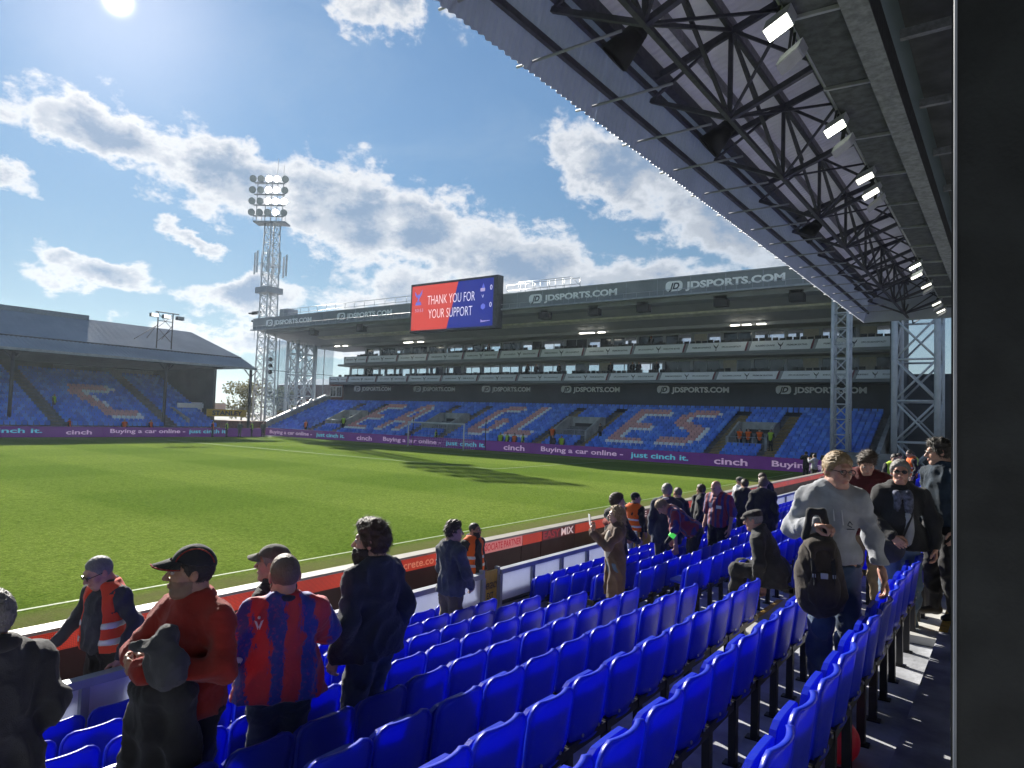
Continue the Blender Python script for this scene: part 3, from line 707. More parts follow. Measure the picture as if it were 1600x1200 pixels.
# big video screen on the fascia
vs = thing('video_screen', 'big red and blue video screen on the far roof reading thank you for your support', 'video screen', (-1.2,3.5,12.3))
q = MB(); q.box((-7.1,3.0,12.2),(4.95,3.9,17.55)); q.obj('casing', M['steel_dark'], vs)
def screen_mat():
    m = D.materials.new('screen_picture'); m.use_nodes = True; g = NG(m.node_tree); bs = g.n['Principled BSDF']
    X, Y, Z = g.sep(g.new('ShaderNodeTexCoord').outputs['Object'])
    f = g.ramp(g.math('SUBTRACT', X, g.math('MULTIPLY_ADD', Z, .30, -.55)), -.01, .01, smooth=False)
    c = g.mix(f, (.86,.075,.055), (.008,.022,.34))
    g.put(bs.inputs['Base Color'], g.mix(.85, c, (0,0,0))); g.put(bs.inputs['Emission Color'], c); bs.inputs['Emission Strength'].default_value = .30
    return m
q = MB(); q.box((-6.85,2.97,12.45),(4.40,2.999,17.3)); q.obj('display', screen_mat(), vs)
mk('screen_text', (.8,.75,.78), .5, emit=(.9,.82,.88), estr=.29)
mk('screen_dim', (.4,.3,.5), .5, emit=(.62,.5,.72), estr=.22)
mk('screen_blue', (.05,.06,.4), .5, emit=(.16,.2,.75), estr=.28)
q = MB()
put_text(q, 'THANK YOU FOR', (-4.55,2.962,15.15), (1,0,0), (0,0,1), 1.0, width=6.6, bold=-.008)
put_text(q, 'YOUR SUPPORT', (-4.35,2.962,13.65), (1,0,0), (0,0,1), 1.0, width=6.1, bold=-.008)
put_text(q, '0', (4.0,2.962,16.1), (1,0,0), (0,0,1), .5, width=.27); put_text(q, 'V', (2.95,2.962,15.35), (1,0,0), (0,0,1), .32); put_text(q, '0', (3.98,2.962,14.35), (1,0,0), (0,0,1), .5, width=.27)
q.obj('lettering', M['screen_text'], vs)
q = MB(); put_text(q, '50:53', (-6.35,2.962,14.45), (1,0,0), (0,0,1), .34, width=1.2)
flat_poly(q, [(0,0),(1.2,.12),(1.2,.16),(.2,.16),(0,.3)], (2.9,2.962,12.85), (1,0,0), (0,0,1))
flat_poly(q, rrect(0,0,.6,.35,.08), (2.75,2.962,16.0), (1,0,0), (0,0,1)); q.obj('small_print', M['screen_dim'], vs)
q = MB()
for pts in ([(.5,.55),(.75,.75),(.62,1.25),(.42,1.05)], [(.45,1.0),(0,1.55),(.05,1.15),(.35,.75)], [(.62,1.0),(1.1,1.7),(1.05,1.2),(.75,.8)], [(.1,.0),(1.0,.0),(.9,.35),(.2,.35)], [(.35,.40),(.72,.40),(.6,.62),(.45,.62)]):
    flat_poly(q, pts, (-6.45,2.962,15.2), (1,0,0), (0,0,1))
q.obj('crest', M['screen_blue'], vs)
q = MB(); q.add([(2.9,2.962,16.35),(3.35,2.962,16.35),(3.12,2.962,16.85)], [(0,1,2)]); q.ball((3.15,2.96,14.45), .32, 14, 3, sc=(1,.02,1)); q.obj('badge', M['screen_blue'], vs)

# ------------------------------------------------------------------ floodlight tower
ft = thing('floodlight_tower', 'tall white lattice floodlight tower with rows of lamps at the far left corner', 'floodlight', (-36.6,5.2,0))
def taper_mast(cx, cy, z0, z1, w0, w1, nb):
    q = MB(); legs = []
    def cn(z_): w_ = (w0+(w1-w0)*(z_-z0)/(z1-z0))/2; return [(cx-w_,cy-w_,z_),(cx+w_,cy-w_,z_),(cx+w_,cy+w_,z_),(cx-w_,cy+w_,z_)]
    A, B_ = cn(z0), cn(z1)
    for i in range(4):
        l = MB(); l.tube(A[i],B_[i],.12,.09,n=8); l.obj('leg', M['steel_white'], ft)
    for j in range(nb):
        a, c = cn(z0+(z1-z0)*j/nb), cn(z0+(z1-z0)*(j+1)/nb)
        for i in range(4):
            k = (i+1)%4; q.tube(a[i],a[k],.045,n=5); q.tube(a[i],c[k],.045,n=5); q.tube(a[k],c[i],.045,n=5)
    q.obj('bracing', M['steel_white'], ft)
taper_mast(-36.6,5.2,0,29.2,2.0,1.45,20)
q = MB(); q.box((-38.9,4.0,29.0),(-34.4,6.0,29.2)); q.obj('platform', M['steel_grey'], ft)
q = MB()
for zz in (29.9,31.4,32.9,34.5):
    q.box((-39.0,4.1,zz-.08),(-34.7,4.3,zz+.08))
for xx in (-38.6,-37.4,-36.6,-35.8,-35.0): q.tube((xx,4.35,29.2),(xx,4.35,35.0),.06,n=6)
for xx in (-38.9,-37.7,-36.5,-35.3,-34.4): q.tube((xx,4.0,29.2),(xx,4.0,30.1),.03,n=5)
q.tube((-38.9,4.0,30.1),(-34.4,4.0,30.1),.03,n=5); q.obj('head_frame', M['steel_grey'], ft)
LIT = {(0,3),(1,2),(1,3),(2,2),(2,3),(2,4),(3,3),(0,2)}
for r in range(4):
    for c in range(5):
        xx = -38.95+c*1.12; zz = 34.62-r*1.55+.35
        q = MB(); q.tube((xx,3.95,zz),(xx+.05,3.35,zz-.16),.26,.49,n=14); q.ball((xx,4.0,zz+.02),.24,10,6); lp = q.obj('lamp', M['steel_grey'], ft)
        q = MB(); q.tube((xx+.05,3.36,zz-.16),(xx+.055,3.32,zz-.175),.44,.44,n=14); q.obj('lens', M['lamp_tower' if (r,c) in LIT else 'lamp_off'], lp)
q = MB(); q.tube((-36.0,5.2,34.5),(-36.0,5.2,38.2),.03,n=5); q.tube((-34.6,5.2,34.6),(-34.6,5.2,37.0),.025,n=5)
for i in range(8):
    t = 2*PI*i/8; q.box((-36.6+2.1*math.cos(t)-.10,5.2+2.1*math.sin(t)-.08,21.9),(-36.6+2.1*math.cos(t)+.10,5.2+2.1*math.sin(t)+.08,24.9))
    q.bar((-36.6+2.1*math.cos(t),5.2+2.1*math.sin(t),23.3),(-36.6,5.2,23.0),.06)
q.tube((-38.8,5.2,22.5),(-38.8,5.2,25.5),.03,n=5); q.obj('antenna', M['steel_white'], ft)
q = MB(); q.box((-38.0,3.9,19.3),(-35.3,6.5,20.1)); q.obj('landing', M['steel_grey'], ft)
q = MB()
for zz in (16.8, 15.6): q.box((-39.6,4.6,zz-.12),(-37.9,5.0,zz+.12))
q.box((-39.9,4.3,16.55),(-38.9,5.1,16.75)); q.tube((-39.3,5,13),(-39.3,5,15.4),.03,n=5); q.obj('side_lamp', M['steel_dark'], ft)
for i in range(3):
    q = MB(); q.tube((-34.75,4.6,10.2-.85*i),(-34.2,4.3,10.05-.85*i),.16,.30,n=12); q.obj('loudspeaker', M['black'], ft)

# headturn: the lamp head faces the middle of the pitch
for o in list(ft.children):
    if o.name.split('.')[0] in ('lamp', 'head_frame', 'platform'):
        for m_ in [o]+list(o.children):
            m_.data.transform(Matrix.Rotation(math.radians(34), 4, 'Z'))
# ------------------------------------------------------------------ left stand
ms = thing('side_stand', 'old grey roofed stand along the left touchline with rows of blue seats', 'stand', (-36,-20,0))
MN, MRD, MRH = 20, .72, .30
def ms_row(i): return -29.0-MRD*i, .75+MRH*i
MA = [-38.0,-30.3,-22.6,-11.8]
q = MB()
for i in range(MN):
    xx, z_ = ms_row(i); q.box((xx-.35 if i < MN-1 else -46,-62,-.6),(xx+.37,-5.4,z_))
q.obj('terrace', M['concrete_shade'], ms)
q = MB()
for ay in MA:
    for i in range(MN):
        xx, z_ = ms_row(i); q.box((xx-.34,ay-.5,z_+.004),(xx+.36,ay+.5,z_+.02)); q.box((xx+.0,ay-.5,z_+.021),(xx+.04,ay+.5,z_+.12))
q.obj('aisle_steps', M['timber'], ms)
CL = ["..111111112","..1111111122",".111222222..",".1112.......","..1112......","..1112......","...1112.....","...1112.....","....111.....","....11111111","....11111112",".....2222222"]
sm = MB()
for i in range(MN):
    xx, z_ = ms_row(i)
    for j in range(116):
        yy = -61.5+.48*j
        if yy > -6.2 or any(abs(yy-a) < .70 for a in MA): continue
        r = 13-i; mi = 0
        c = int((yy+19.6)//.48)
        if 0 <= r < 12 and 0 <= c < len(CL[r]): mi = {'.':0,'1':1,'2':2}[CL[r][c]]
        mi = mi or random.choice((0,0,3,4))
        w2 = .195
        sm.add([(xx,yy-w2,z_+.40),(xx,yy+w2,z_+.40),(xx-.05,yy+w2,z_+.80),(xx-.05,yy-w2,z_+.80),(xx-.09,yy-w2,z_+.80),(xx-.09,yy+w2,z_+.80)], [(0,1,2,3),(3,2,5,4)], mi)
        w3 = .2; sm.add([(xx+.10,yy-w3,z_+.34),(xx+.10,yy+w3,z_+.34),(xx+.06,yy+w3,z_+.70),(xx+.06,yy-w3,z_+.70),(xx,yy-w3,z_+.70),(xx,yy+w3,z_+.70)], [(0,1,2,3),(3,2,5,4)], mi)
tag(sm.obj('stadium_seats', [M['seat_far'], M['seat_far_red'], M['seat_far_white'], M['seat_far_deep'], M['seat_far_pale']]), 'rows of blue seats with a red letter under the left stand roof', 'seats', 'folding seats of the stadium', 'stuff')
q = MB(); q.box((-46.3,-62,-.6),(-46,-1.5,9.0)); q.obj('back_wall', M['wall_navy'], ms)
q = MB(); q.box((-45.98,-17.2,6.6),(-45.9,-4.0,7.9)); q.obj('back_wall_window', mat('old_glazing', (.25,.27,.30), .3, var=.2), ms)
q = MB(); q.prism([(-31.2,-.6),(-46,-.6),(-46,9.3),(-31.2,8.35)], 1, -5.4, -5.1); q.obj('end_wall', M['wall_navy'], ms)
def corrugated(mb, p00, p01, p10, p11, n, amp, mi=0):
    """sheet from edge p00-p01 to edge p10-p11 with n ribs running across"""
    p00, p01, p10, p11 = map(np.array, (p00, p01, p10, p11)); nn = np.cross(p01-p00, p10-p00); nn = nn/np.linalg.norm(nn)
    vs, fs_ = [], []
    for i in range(n*4+1):
        t = i/(n*4); o = nn*amp*(0,1,1,0)[i % 4]
        vs += [p00+(p01-p00)*t+o, p10+(p11-p10)*t+o]
    for i in range(n*4): fs_.append((2*i, 2*i+2, 2*i+3, 2*i+1))
    mb.add(vs, fs_, mi)
q = MB(); corrugated(q, (-29.3,-62,8.35), (-29.3,-1.0,8.35), (-31.8,-62,9.62), (-31.8,-1.6,9.62), 150, .035); q.obj('eaves_roof', M['roof_grey'], ms)
q = MB()
for y0_, y1_ in ((-62,-5.2),):
    yb = y1_
    corrugated(q, (-31.75,y0_,9.74), (-31.75,y1_,9.74), (-37.4,y0_,12.75), (-37.4,yb,12.75), int((y1_-y0_)*1.6), .004)
q.obj('main_roof', M['roof_grey'], ms)
q = MB(); q.add([(-31.75,-1.7,9.74),(-29.3,-1.0,8.33),(-46.3,-1.0,8.33),(-37.4,-5.2,12.75),(-31.75,-5.2,9.74)], [(0,1,2,3),(0,3,4)]); q.obj('hip_roof', M['roof_grey'], ms)
q = MB(); q.box((-38.2,-62,12.6),(-37.1,-17.2,13.15)); q.obj('ridge_cap', mat('ridge_dark', (.16,.19,.24), .6, var=.15), ms)
q = MB(); q.add([(-37.4,-62,12.7),(-46.5,-62,9.0),(-46.5,-1.0,8.9),(-37.4,-5.2,12.7)], [(0,1,2,3)]); q.obj('rear_roof', M['roof_grey'], ms)
q = MB(); q.box((-29.36,-62,8.12),(-29.2,-1.0,8.36)); q.obj('eaves_beam', M['steel_grey'], ms)
q = MB(); q.box((-31.9,-62,9.56),(-31.7,-1.6,9.72)); q.obj('roof_gutter', M['steel_dark'], ms)
q = MB(); q.box((-45.9,-62,8.0),(-29.4,-5.4,8.1)); q.obj('roof_lining', M['roof_dark'], ms)
for yy in (-1.35,-11.9,-26.5,-41):
    q = MB(); q.tube((-29.9,yy,-.5),(-29.9,yy,8.2),.17,n=10); cpart = q.obj('roof_column', M['steel_dark'], ms)
    q = MB(); q.bar((-29.9,yy,7.2),(-29.9,yy+.9,8.15),.10); q.bar((-29.9,yy,7.2),(-29.9,yy-.9,8.15),.10); q.obj('bracket', M['steel_dark'], cpart)
q = MB(); q.prism([(-29.5,-.6),(-33.5,-.6),(-33.5,3.3),(-29.5,2.0)], 1, -9.4, -9.1); q.obj('aisle_wall', M['concrete_light'], ms)
q = MB(); q.box((-34.5,-5.0,-.6),(-30.0,1.2,1.8)); q.obj('corner_kiosk', M['brick'], ms)
q = MB(); q.box((-36,-6,2.4),(-33.5,-2.3,3.9)); q.box((-33.4,-8.6,3.2),(-33.2,-3.6,3.75)); q.obj('corner_hut', M['white_panel'], ms)
sg = thing('stanley_board'.replace('stanley_board','sponsor_sign'), 'yellow STANLEY sponsor sign on the corner kiosk beside the left stand', 'sign', (-29.8,-4.3,2.6))
q = MB(); q.box((-29.9,-6.9,2.30),(-29.75,-1.75,3.15)); q.obj('board', mat('sign_yellow', (.62,.36,.03), .5, var=.06), sg)
q = MB(); put_text(q, 'STANLEY', (-29.742,-6.25,2.47), (0,1,0), (0,0,1), .50, width=3.9, bold=.03); q.obj('lettering', M['lettering_dark'], sg)
rl = thing('roof_floodlight', 'small steel floodlight gantry standing on the left stand roof', 'floodlight', (-31.9,-10.8,9.6))
q = MB()
for yy in (-12.1,-10.4):
    q.tube((-32.0,yy,9.6),(-32.0,yy,14.0),.07,n=8); q.tube((-34.5,yy,11.0),(-32.0,yy,12.6),.04,n=6)
for z0_, z1_ in ((10.6,12.2),(12.2,13.8)): q.tube((-32,-12.1,z0_),(-32,-10.4,z1_),.03,n=5); q.tube((-32,-10.4,z0_),(-32,-12.1,z1_),.03,n=5)
q.tube((-32,-12.4,14.0),(-32,-9.7,14.0),.06,n=8); q.tube((-32,-12.1,13.0),(-32,-10.4,13.0),.04,n=6); q.tube((-32,-12.1,12.5),(-32,-14.6,10.6),.04,n=6); q.obj('frame', M['steel_dark'], rl)
for yy, on in ((-12.6,1),(-11.2,1),(-9.6,0)):
    q = MB(); q.box((-32.2,yy-.40,13.35),(-31.7,yy+.40,13.75)); l_ = q.obj('lamp', M['steel_dark'], rl)
    q = MB(); q.box((-31.69,yy-.36,13.38),(-31.65,yy+.36,13.72)); q.obj('lens', M['lamp_dim' if on else 'lamp_off'], l_)
# ------------------------------------------------------------------ roof over the near stand
RX0, RZ0 = 39.5, 11.72          # top of the fascia
RY0, RY1 = -72., -4.2
def roof_z(x_): return RZ0+.30*(x_-RX0) if x_ < 44.6 else RZ0+.30*5.1-.10*(x_-44.6)
nr = thing('near_stand_roof', 'dark corrugated steel roof with lattice girders above the near seats', 'roof', (44,-35,10))
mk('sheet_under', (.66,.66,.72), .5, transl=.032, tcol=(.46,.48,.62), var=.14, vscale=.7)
mk('fascia_sheet', (.42,.46,.56), .5, transl=.022, tcol=(.27,.40,.66), var=.12, vscale=.5)
mk('truss', (.05,.05,.075), .55, var=.3)
mk('purlin', (.22,.21,.26), .6, var=.2)
mk('gantry_mesh', (.07,.078,.085), .7, var=.4, vscale=4)
mk('rib', (.22,.235,.25), .7, var=.3)
q = MB()
for y0_ in np.arange(RY0, RY1-.1, 6.78):      # sheets run down the slope, laid in bays
    y1_ = min(y0_+6.78, RY1)
    n = 30; vs, fs_ = [], []
    for i in range(n*4+1):
        yy = y0_+(y1_-y0_)*i/(n*4); o = .035*(0,1,1,0)[i % 4]
        vs += [(RX0+.02,yy,roof_z(RX0)+o),(43.7,yy,roof_z(43.7)+o)]
    fs_ = [(2*i,2*i+1,2*i+3,2*i+2) for i in range(n*4)]
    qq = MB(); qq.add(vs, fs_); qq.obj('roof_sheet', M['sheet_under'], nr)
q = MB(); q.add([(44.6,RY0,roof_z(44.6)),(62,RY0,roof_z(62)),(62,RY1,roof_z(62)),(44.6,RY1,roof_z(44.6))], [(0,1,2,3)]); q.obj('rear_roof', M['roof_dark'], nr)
q = MB(); q.add([(43.6,RY0,roof_z(43.7)+.16),(44.5,RY0,roof_z(44.6)+.14),(44.5,RY1,roof_z(44.6)+.14),(43.6,RY1,roof_z(43.7)+.16)], [(0,1,2,3)]); q.add([(44.5,RY0,roof_z(44.6)+.14),(62,RY0,roof_z(62)+.12),(62,RY1,roof_z(62)+.12),(44.5,RY1,roof_z(44.6)+.14)], [(0,1,2,3)]); q.obj('roof_covering', M['roof_grey'], nr)
# corrugated fascia hanging at the front, with a ragged lower edge
FZ = 9.86
nb = 10
for i in range(nb):
    y0_, y1_ = RY0+(RY1-RY0)*i/nb, RY0+(RY1-RY0)*(i+1)/nb
    n = int((y1_-y0_)/.19); vs = []; fs_ = []
    for j in range(n*4+1):
        yy = y0_+(y1_-y0_)*j/(n*4); o = .045*(0,1,1,0)[j % 4]
        vs += [(RX0-.42+o,yy,FZ+.02*((j//4*7) % 3)/2),(RX0+o,yy,RZ0+.1)]
    fs_ = [(2*j,2*j+2,2*j+3,2*j+1) for j in range(n*4)]
    qq = MB(); qq.add(vs, fs_); qq.obj('fascia_sheet', M['fascia_sheet'], nr)
for xx, zz, hh in ((RX0-.22,10.45,.14),(RX0-.03,11.2,.14)):
    q = MB(); q.box((xx+.05,RY0,zz-hh/2),(xx+.14,RY1,zz+hh/2)); q.obj('fascia_rail', M['truss'], nr)
q = MB(); q.box((RX0+.12,RY0,RZ0-.30),(RX0+.34,RY1,RZ0-.02)); q.obj('eaves_beam', M['truss'], nr)
for xx in (40.55, 41.5, 42.45, 43.2):
    q = MB(); q.box((xx-.05,RY0,roof_z(xx)-.20),(xx+.05,RY1,roof_z(xx)-.01)); q.obj('purlin', M['purlin'], nr)
GX, GZ = 41.5, 10.03
q = MB(); q.bar((GX,RY0,GZ),(GX,RY1,GZ),.10); q.bar((GX,RY0,roof_z(GX)-.28),(GX,RY1,roof_z(GX)-.28),.10); q.obj('girder_chord', M['truss'], nr)
BAY = 4.35; ybs = [y for y in np.arange(-36.35-BAY*8, RY1-.5, BAY)]
for yb in ybs:
    zt = roof_z(GX)-.28
    q = MB()
    q.bar((GX,yb,GZ),(GX,yb,zt),.09)                                              # post
    q.bar((GX,yb,zt),(GX,yb+BAY/2,GZ+1.2),.055) ; q.bar((GX,yb,GZ),(GX,yb+BAY,zt),.075); q.bar((GX,yb,zt),(GX,yb+BAY,GZ),.075)
    q.obj('girder_brace', M['truss'], nr)
    q = MB()
    q.bar((RX0+.2,yb,RZ0-.30),(43.4,yb,roof_z(43.4)-.30),.10,.16)                    # rafter
    q.bar((RX0+.1,yb,10.9),(GX,yb,GZ),.10); q.bar((GX,yb,GZ),(43.35,yb,10.75),.12)
    q.bar((RX0+.1,yb,10.9),(GX,yb,zt),.06); q.bar((GX,yb,zt),(43.35,yb,10.75),.07)
    q.obj('cross_frame', M['truss'], nr)
    q = MB(); q.bar((GX,yb,GZ),(43.3,yb+BAY/2,10.8),.05); q.bar((GX,yb+BAY,GZ),(43.3,yb+BAY/2,10.8),.05)
    q.obj('wind_brace', M['truss'], nr)
for yb in np.arange(-42.86-2.25*6, RY1-1, 2.25):
    q = MB(); q.tube((38.75,yb,10.08),(41.0,yb+.03,10.12),.028,n=6); q.obj('scaffold_pole', M['steel_grey'], nr)
# gantry walkway along the middle of the roof
q = MB(); q.tube((43.3,RY0,10.62),(43.3,RY1,10.62),.055,n=8); q.tube((43.3,RY0,11.6),(43.3,RY1,11.6),.035,n=8); q.obj('gantry_rail', M['rail'], nr)
q = MB(); q.box((43.36,RY0,10.50),(44.25,RY1,10.54)); q.obj('gantry_floor', M['gantry_mesh'], nr)
for yb in np.arange(-35.7-3.05*11, RY1, 3.05):
    q = MB(); q.bar((43.3,yb,10.48),(44.3,yb,10.44),.07); q.bar((43.3,yb,10.6),(43.3,yb,roof_z(43.3)-.2),.05); q.obj('gantry_hanger', M['rail'], nr)
q = MB(); q.box((44.28,RY0,10.28),(44.62,RY1,11.05)); q.obj('main_beam', M['steel_dark'], nr)
q = MB(); q.box((44.24,RY0,10.24),(44.66,RY1,10.279)); q.obj('beam_flange', M['rib'], nr)
# rear half: joists and battens under dark boards
for yb in np.arange(-31.2-3.75*10, RY1, 3.75):
    q = MB(); q.box((44.64,yb-.07,11.52),(61.5,yb+.07,11.72)); q.obj('joist', M['rib'], nr)
for xx in (46.0, 47.6, 49.4, 51.5, 54):
    q = MB(); q.box((xx-.11,RY0,11.73),(xx+.11,RY1,11.9)); q.obj('batten', M['rib'], nr)
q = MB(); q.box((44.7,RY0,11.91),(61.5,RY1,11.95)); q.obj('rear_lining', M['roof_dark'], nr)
q = MB(); q.prism([(RX0-.42,FZ),(62,10.1),(62,11.8),(44.6,13.2),(RX0,RZ0)], 1, RY1+.01, RY1+.12); q.obj('gable_end', M['fascia_sheet'], nr)
q = MB(); q.box((61.6,-75,-.6),(62,RY1,12.)); q.obj('rear_wall', M['concrete_dark'], nr)
for yb in (-62, -26, -8):
    q = MB(); q.box((44.3,yb-.18,-.6),(44.62,yb+.18,10.3)); 
    if yb != -26 and yb != -8: q.obj('roof_column', M['steel_dark'], nr)
def roof_lamp(y, on, label, tilt, zoff=0.):
    t = thing('roof_floodlight', label, 'floodlight', (43.2,y,10.55+zoff), 0, 'floodlights under the near roof')
    ct, s = math.cos(tilt), math.sin(tilt)
    def P(u, v, n_): return (43.24-.22*u*ct-n_*s*1, y+v*.22, 10.10+zoff+.30*u*s*-1-n_*ct*-1*-1)
    def slab(n0, n1, k, mm, nm, par):
        q = MB(); q.hexa([P(-k,-k,n0),P(k,-k,n0),P(k,k,n0),P(-k,k,n0),P(-k,-k,n1),P(k,-k,n1),P(k,k,n1),P(-k,k,n1)]); return q.obj(nm, mm, par)
    slab(-.16, 0, 1.0, M['steel_grey'], 'housing', t)
    slab(.003, .022, .93, M['lamp_roof' if on == 1 else ('lamp_dim' if on == 2 else 'lamp_off')], 'lens', t)
    q = MB(); q.bar((43.24,y-.1,10.25+zoff),(43.3,y-.1,10.62),.04); q.bar((43.24,y+.1,10.25+zoff),(43.3,y+.1,10.62),.04); q.obj('bracket', M['steel_dark'], t)
mk('lamp_roof', (.9,.9,.85), .4, emit=(.95,1,.80), estr=4.)
LAB = ['nearest bright floodlight under the near roof, top centre of the photo','unlit floodlight panel just below the nearest bright roof lamp','second bright floodlight along the gantry under the near roof','unlit lamp paired with the second bright roof floodlight',
 'upper dim lamp of the cluster of three midway along the roof gantry','middle dim lamp of the cluster of three midway along the roof gantry','lowest lamp of the cluster of three midway along the roof gantry','glowing round lamp far along the gantry under the near roof','dim lamp hanging right under the far glowing roof lamp',
 'fourth group along the roof gantry, the brighter upper lamp','fourth group along the roof gantry, the dull lower lamp','next to last lamp pair on the roof gantry, upper one','next to last lamp pair on the roof gantry, lower one','last small lamp at the far end of the roof gantry, upper one','last small lamp at the far end of the roof gantry, lower one']
for (yy, on, tl, zo), lb in zip(((-39.0,1,.35,.15),(-38.2,0,.45,-.1),(-34.2,1,.35,.1),(-33.4,0,.45,-.1),(-30.2,2,.3,.15),(-29.2,2,.35,.0),(-28.5,0,.5,-.15),(-18.0,1,.35,.1),(-17.4,2,.35,-.2),(-13.3,2,.35,.1),(-12.7,0,.4,-.1),(-7.8,2,.35,.1),(-7.2,0,.4,-.1),(-5.0,2,.35,.1),(-4.6,0,.4,-.1)), LAB): roof_lamp(yy, on, lb, tl, zo)
for i, (yb, lb) in enumerate(((-38.6,'large dark loudspeaker hung behind the roof fascia, nearest one'),(-33.1,'dark loudspeaker hung behind the roof fascia, second along'),(-22.5,'small dark loudspeaker far along the roof fascia'))):
    t = thing('loudspeaker', lb, 'loudspeaker', (40.1,yb,10.9), 0, 'loudspeakers under the near roof')
    q = MB(); q.tube((40.3,yb,11.25),(39.85,yb-.1,10.8),.22,.36,n=18); q.ball((40.32,yb,11.27),.22,14,8); q.obj('horn', M['speaker'], t)
    q = MB(); q.tube((39.84,yb-.1,10.795),(39.82,yb-.1,10.78),.33,.33,n=18); q.obj('grille', M['steel_dark'], t)
    q = MB(); q.bar((40.3,yb,11.2),(40.3,yb,11.85),.05); q.obj('bracket', M['truss'], t)

# big pillar close at the right
mk('pillar', (.013,.0145,.015), .7, var=.5, vscale=3, bump=.15, bscale=60)
pl = thing('pillar', 'black pillar close to the camera filling the right edge', 'pillar', (46.6,-48.6,1.35))
PXL, PYL = 46.375, -48.35
q = MB(); q.box((PXL,PYL-.0,-.3),(PXL+1.3,PYL+.62,12.2)); q.obj('shaft', M['pillar'], pl)
q = MB(); q.tube((PXL+.012,PYL-.004,-.3),(PXL+.012,PYL-.004,12.0),.006,n=6); q.obj('edge_highlight', M['steel_grey'], pl)  # lighter grey strip added as the highlight along the pillar edge

# ------------------------------------------------------------------ seats of the near stand
def plastic():
    m = D.materials.new('seat_plastic'); m.use_nodes = True; g = NG(m.node_tree); bs = g.n['Principled BSDF']
    c = g.new('ShaderNodeTexCoord').outputs['Object']; oi = g.new('ShaderNodeObjectInfo').outputs['Random']
    wr = g.noise(c, 5, 5, .65); col = g.mix(g.ramp(wr, .3, .75, 0, .7), (.006,.026,.47), (.014,.040,.40))
    col = g.mix(g.math('MULTIPLY', oi, .5), col, (.012,.045,.56))
    sc = g.noise(g.vmath('MULTIPLY', c, (8, 2, 2)), 9, 6, .7); col = g.mix(g.ramp(sc, .56, .76, 0, .45), col, (.11,.16,.44))
    g.put(bs.inputs['Base Color'], col); g.put(bs.inputs['Roughness'], g.ramp(wr, .2, .8, .26, .46)); bs.inputs['Specular IOR Level'].default_value = .55
    tr = g.new('ShaderNodeBsdfTranslucent'); g.put(tr.inputs[0], (.008,.04,.9)); mx = g.new('ShaderNodeMixShader'); mx.inputs[0].default_value = .34
    bu = g.new('ShaderNodeBump'); bu.inputs['Strength'].default_value = .12; bu.inputs['Distance'].default_value = .01; g.put(bu.inputs['Height'], g.noise(c, 90, 3)); g.l.new(bu.outputs[0], bs.inputs['Normal'])
    g.l.new(bs.outputs[0], mx.inputs[1]); g.l.new(tr.outputs[0], mx.inputs[2]); g.l.new(mx.outputs[0], g.n['Material Output'].inputs[0])
    return m
M['seat'] = plastic()
mk('seat_frame', (.010,.010,.012), .5, var=.3)
mk('bolt', (.5,.5,.5), .35, .9)
SW = .224            # half width
def shell(wtop, wbot, z0, z1, r, xf, thick, nz=9, ny=8, lip=.012, mi=0):
    """curved plastic shell; xf(u, z) gives x (towards +X is the rear) with u in -1..1"""
    mb = MB(); rows = []
    for j in range(nz+1):
        # more rows near the rounded top
        t = j/nz; zz = z0+(z1-z0)*(1-(1-t)**1.6); w_ = wbot+(wtop-wbot)*min(1, t*1.4)
        d = zz-(z1-r)
        if d > 0: w_ = w_-r+math.sqrt(max(0, r*r-d*d))*.999
        d = (z0+r*.5)-zz
        if d > 0: w_ = w_-r*.5+math.sqrt(max(0, (r*.5)**2-d*d))
        rows.append((zz, max(w_, .02)))
    def grid(off, flip):
        vs = [(xf(u, zz)+off, u*w_, zz) for zz, w_ in rows for u in [(-1+2*i/ny) for i in range(ny+1)]]
        fs_ = []
        for j in range(nz):
            for i in range(ny):
                a = j*(ny+1)+i; f = (a, a+1, a+ny+2, a+ny+1); fs_.append(f[::-1] if flip else f)
        return vs, fs_
    v1, f1 = grid(thick, False); v2, f2 = grid(0, True)
    mb.add(v1, f1, mi, True); o = len(v1); mb.add(v2, f2, mi, True)
    ring = [i for i in range(ny+1)] + [j*(ny+1)+ny for j in range(1, nz+1)] + [nz*(ny+1)+i for i in range(ny-1, -1, -1)] + [j*(ny+1) for j in range(nz-1, 0, -1)]
    n = len(ring)
    mb.f += [(ring[i], ring[(i+1) % n], ring[(i+1) % n]+o, ring[i]+o)[::-1] for i in range(n)]; mb.m += [mi]*n; mb.sm += [False]*n
    # rolled lip round the edge
    if lip:
        pts = [np.array(v1[k]) for k in ring[:]]
        c0 = np.array([0, 0, (z0+z1)/2]); vs = []; fs_ = []
        for k, p in zip(ring, pts):
            d = (p-c0)*np.array([0, 1, 1]); d /= np.linalg.norm(d)
            for (e, x_) in ((-.006, .004), (.004, .010), (.010, .0), (.006, -thick-.006), (-.004, -thick-.002)): vs.append(p+d*e+np.array([x_, 0, 0]))
        for i in range(n):
            for c in range(4):
                a, b_ = i*5+c, ((i+1) % n)*5+c; fs_.append((a, a+1, b_+1, b_))
        mb.add(vs, fs_, mi, True)
    return mb
seat_back = shell(.222, .205, .405, .815, .085, lambda u, zz: .012+.13*(zz-.42)+.030*(1-u*u)*1.0-.02, .016).mesh('backrest', M['seat'])
pan_m = shell(.195, .19, .31, .765, .06, lambda u, zz: -.085+.10*(zz-.36)-.018*(1-u*u)*math.sin(max(0,min(1,(zz-.33)/.46))*PI), .030, nz=6, ny=6, lip=0)
pan_up = pan_m.mesh('seat_pan', M['seat'])
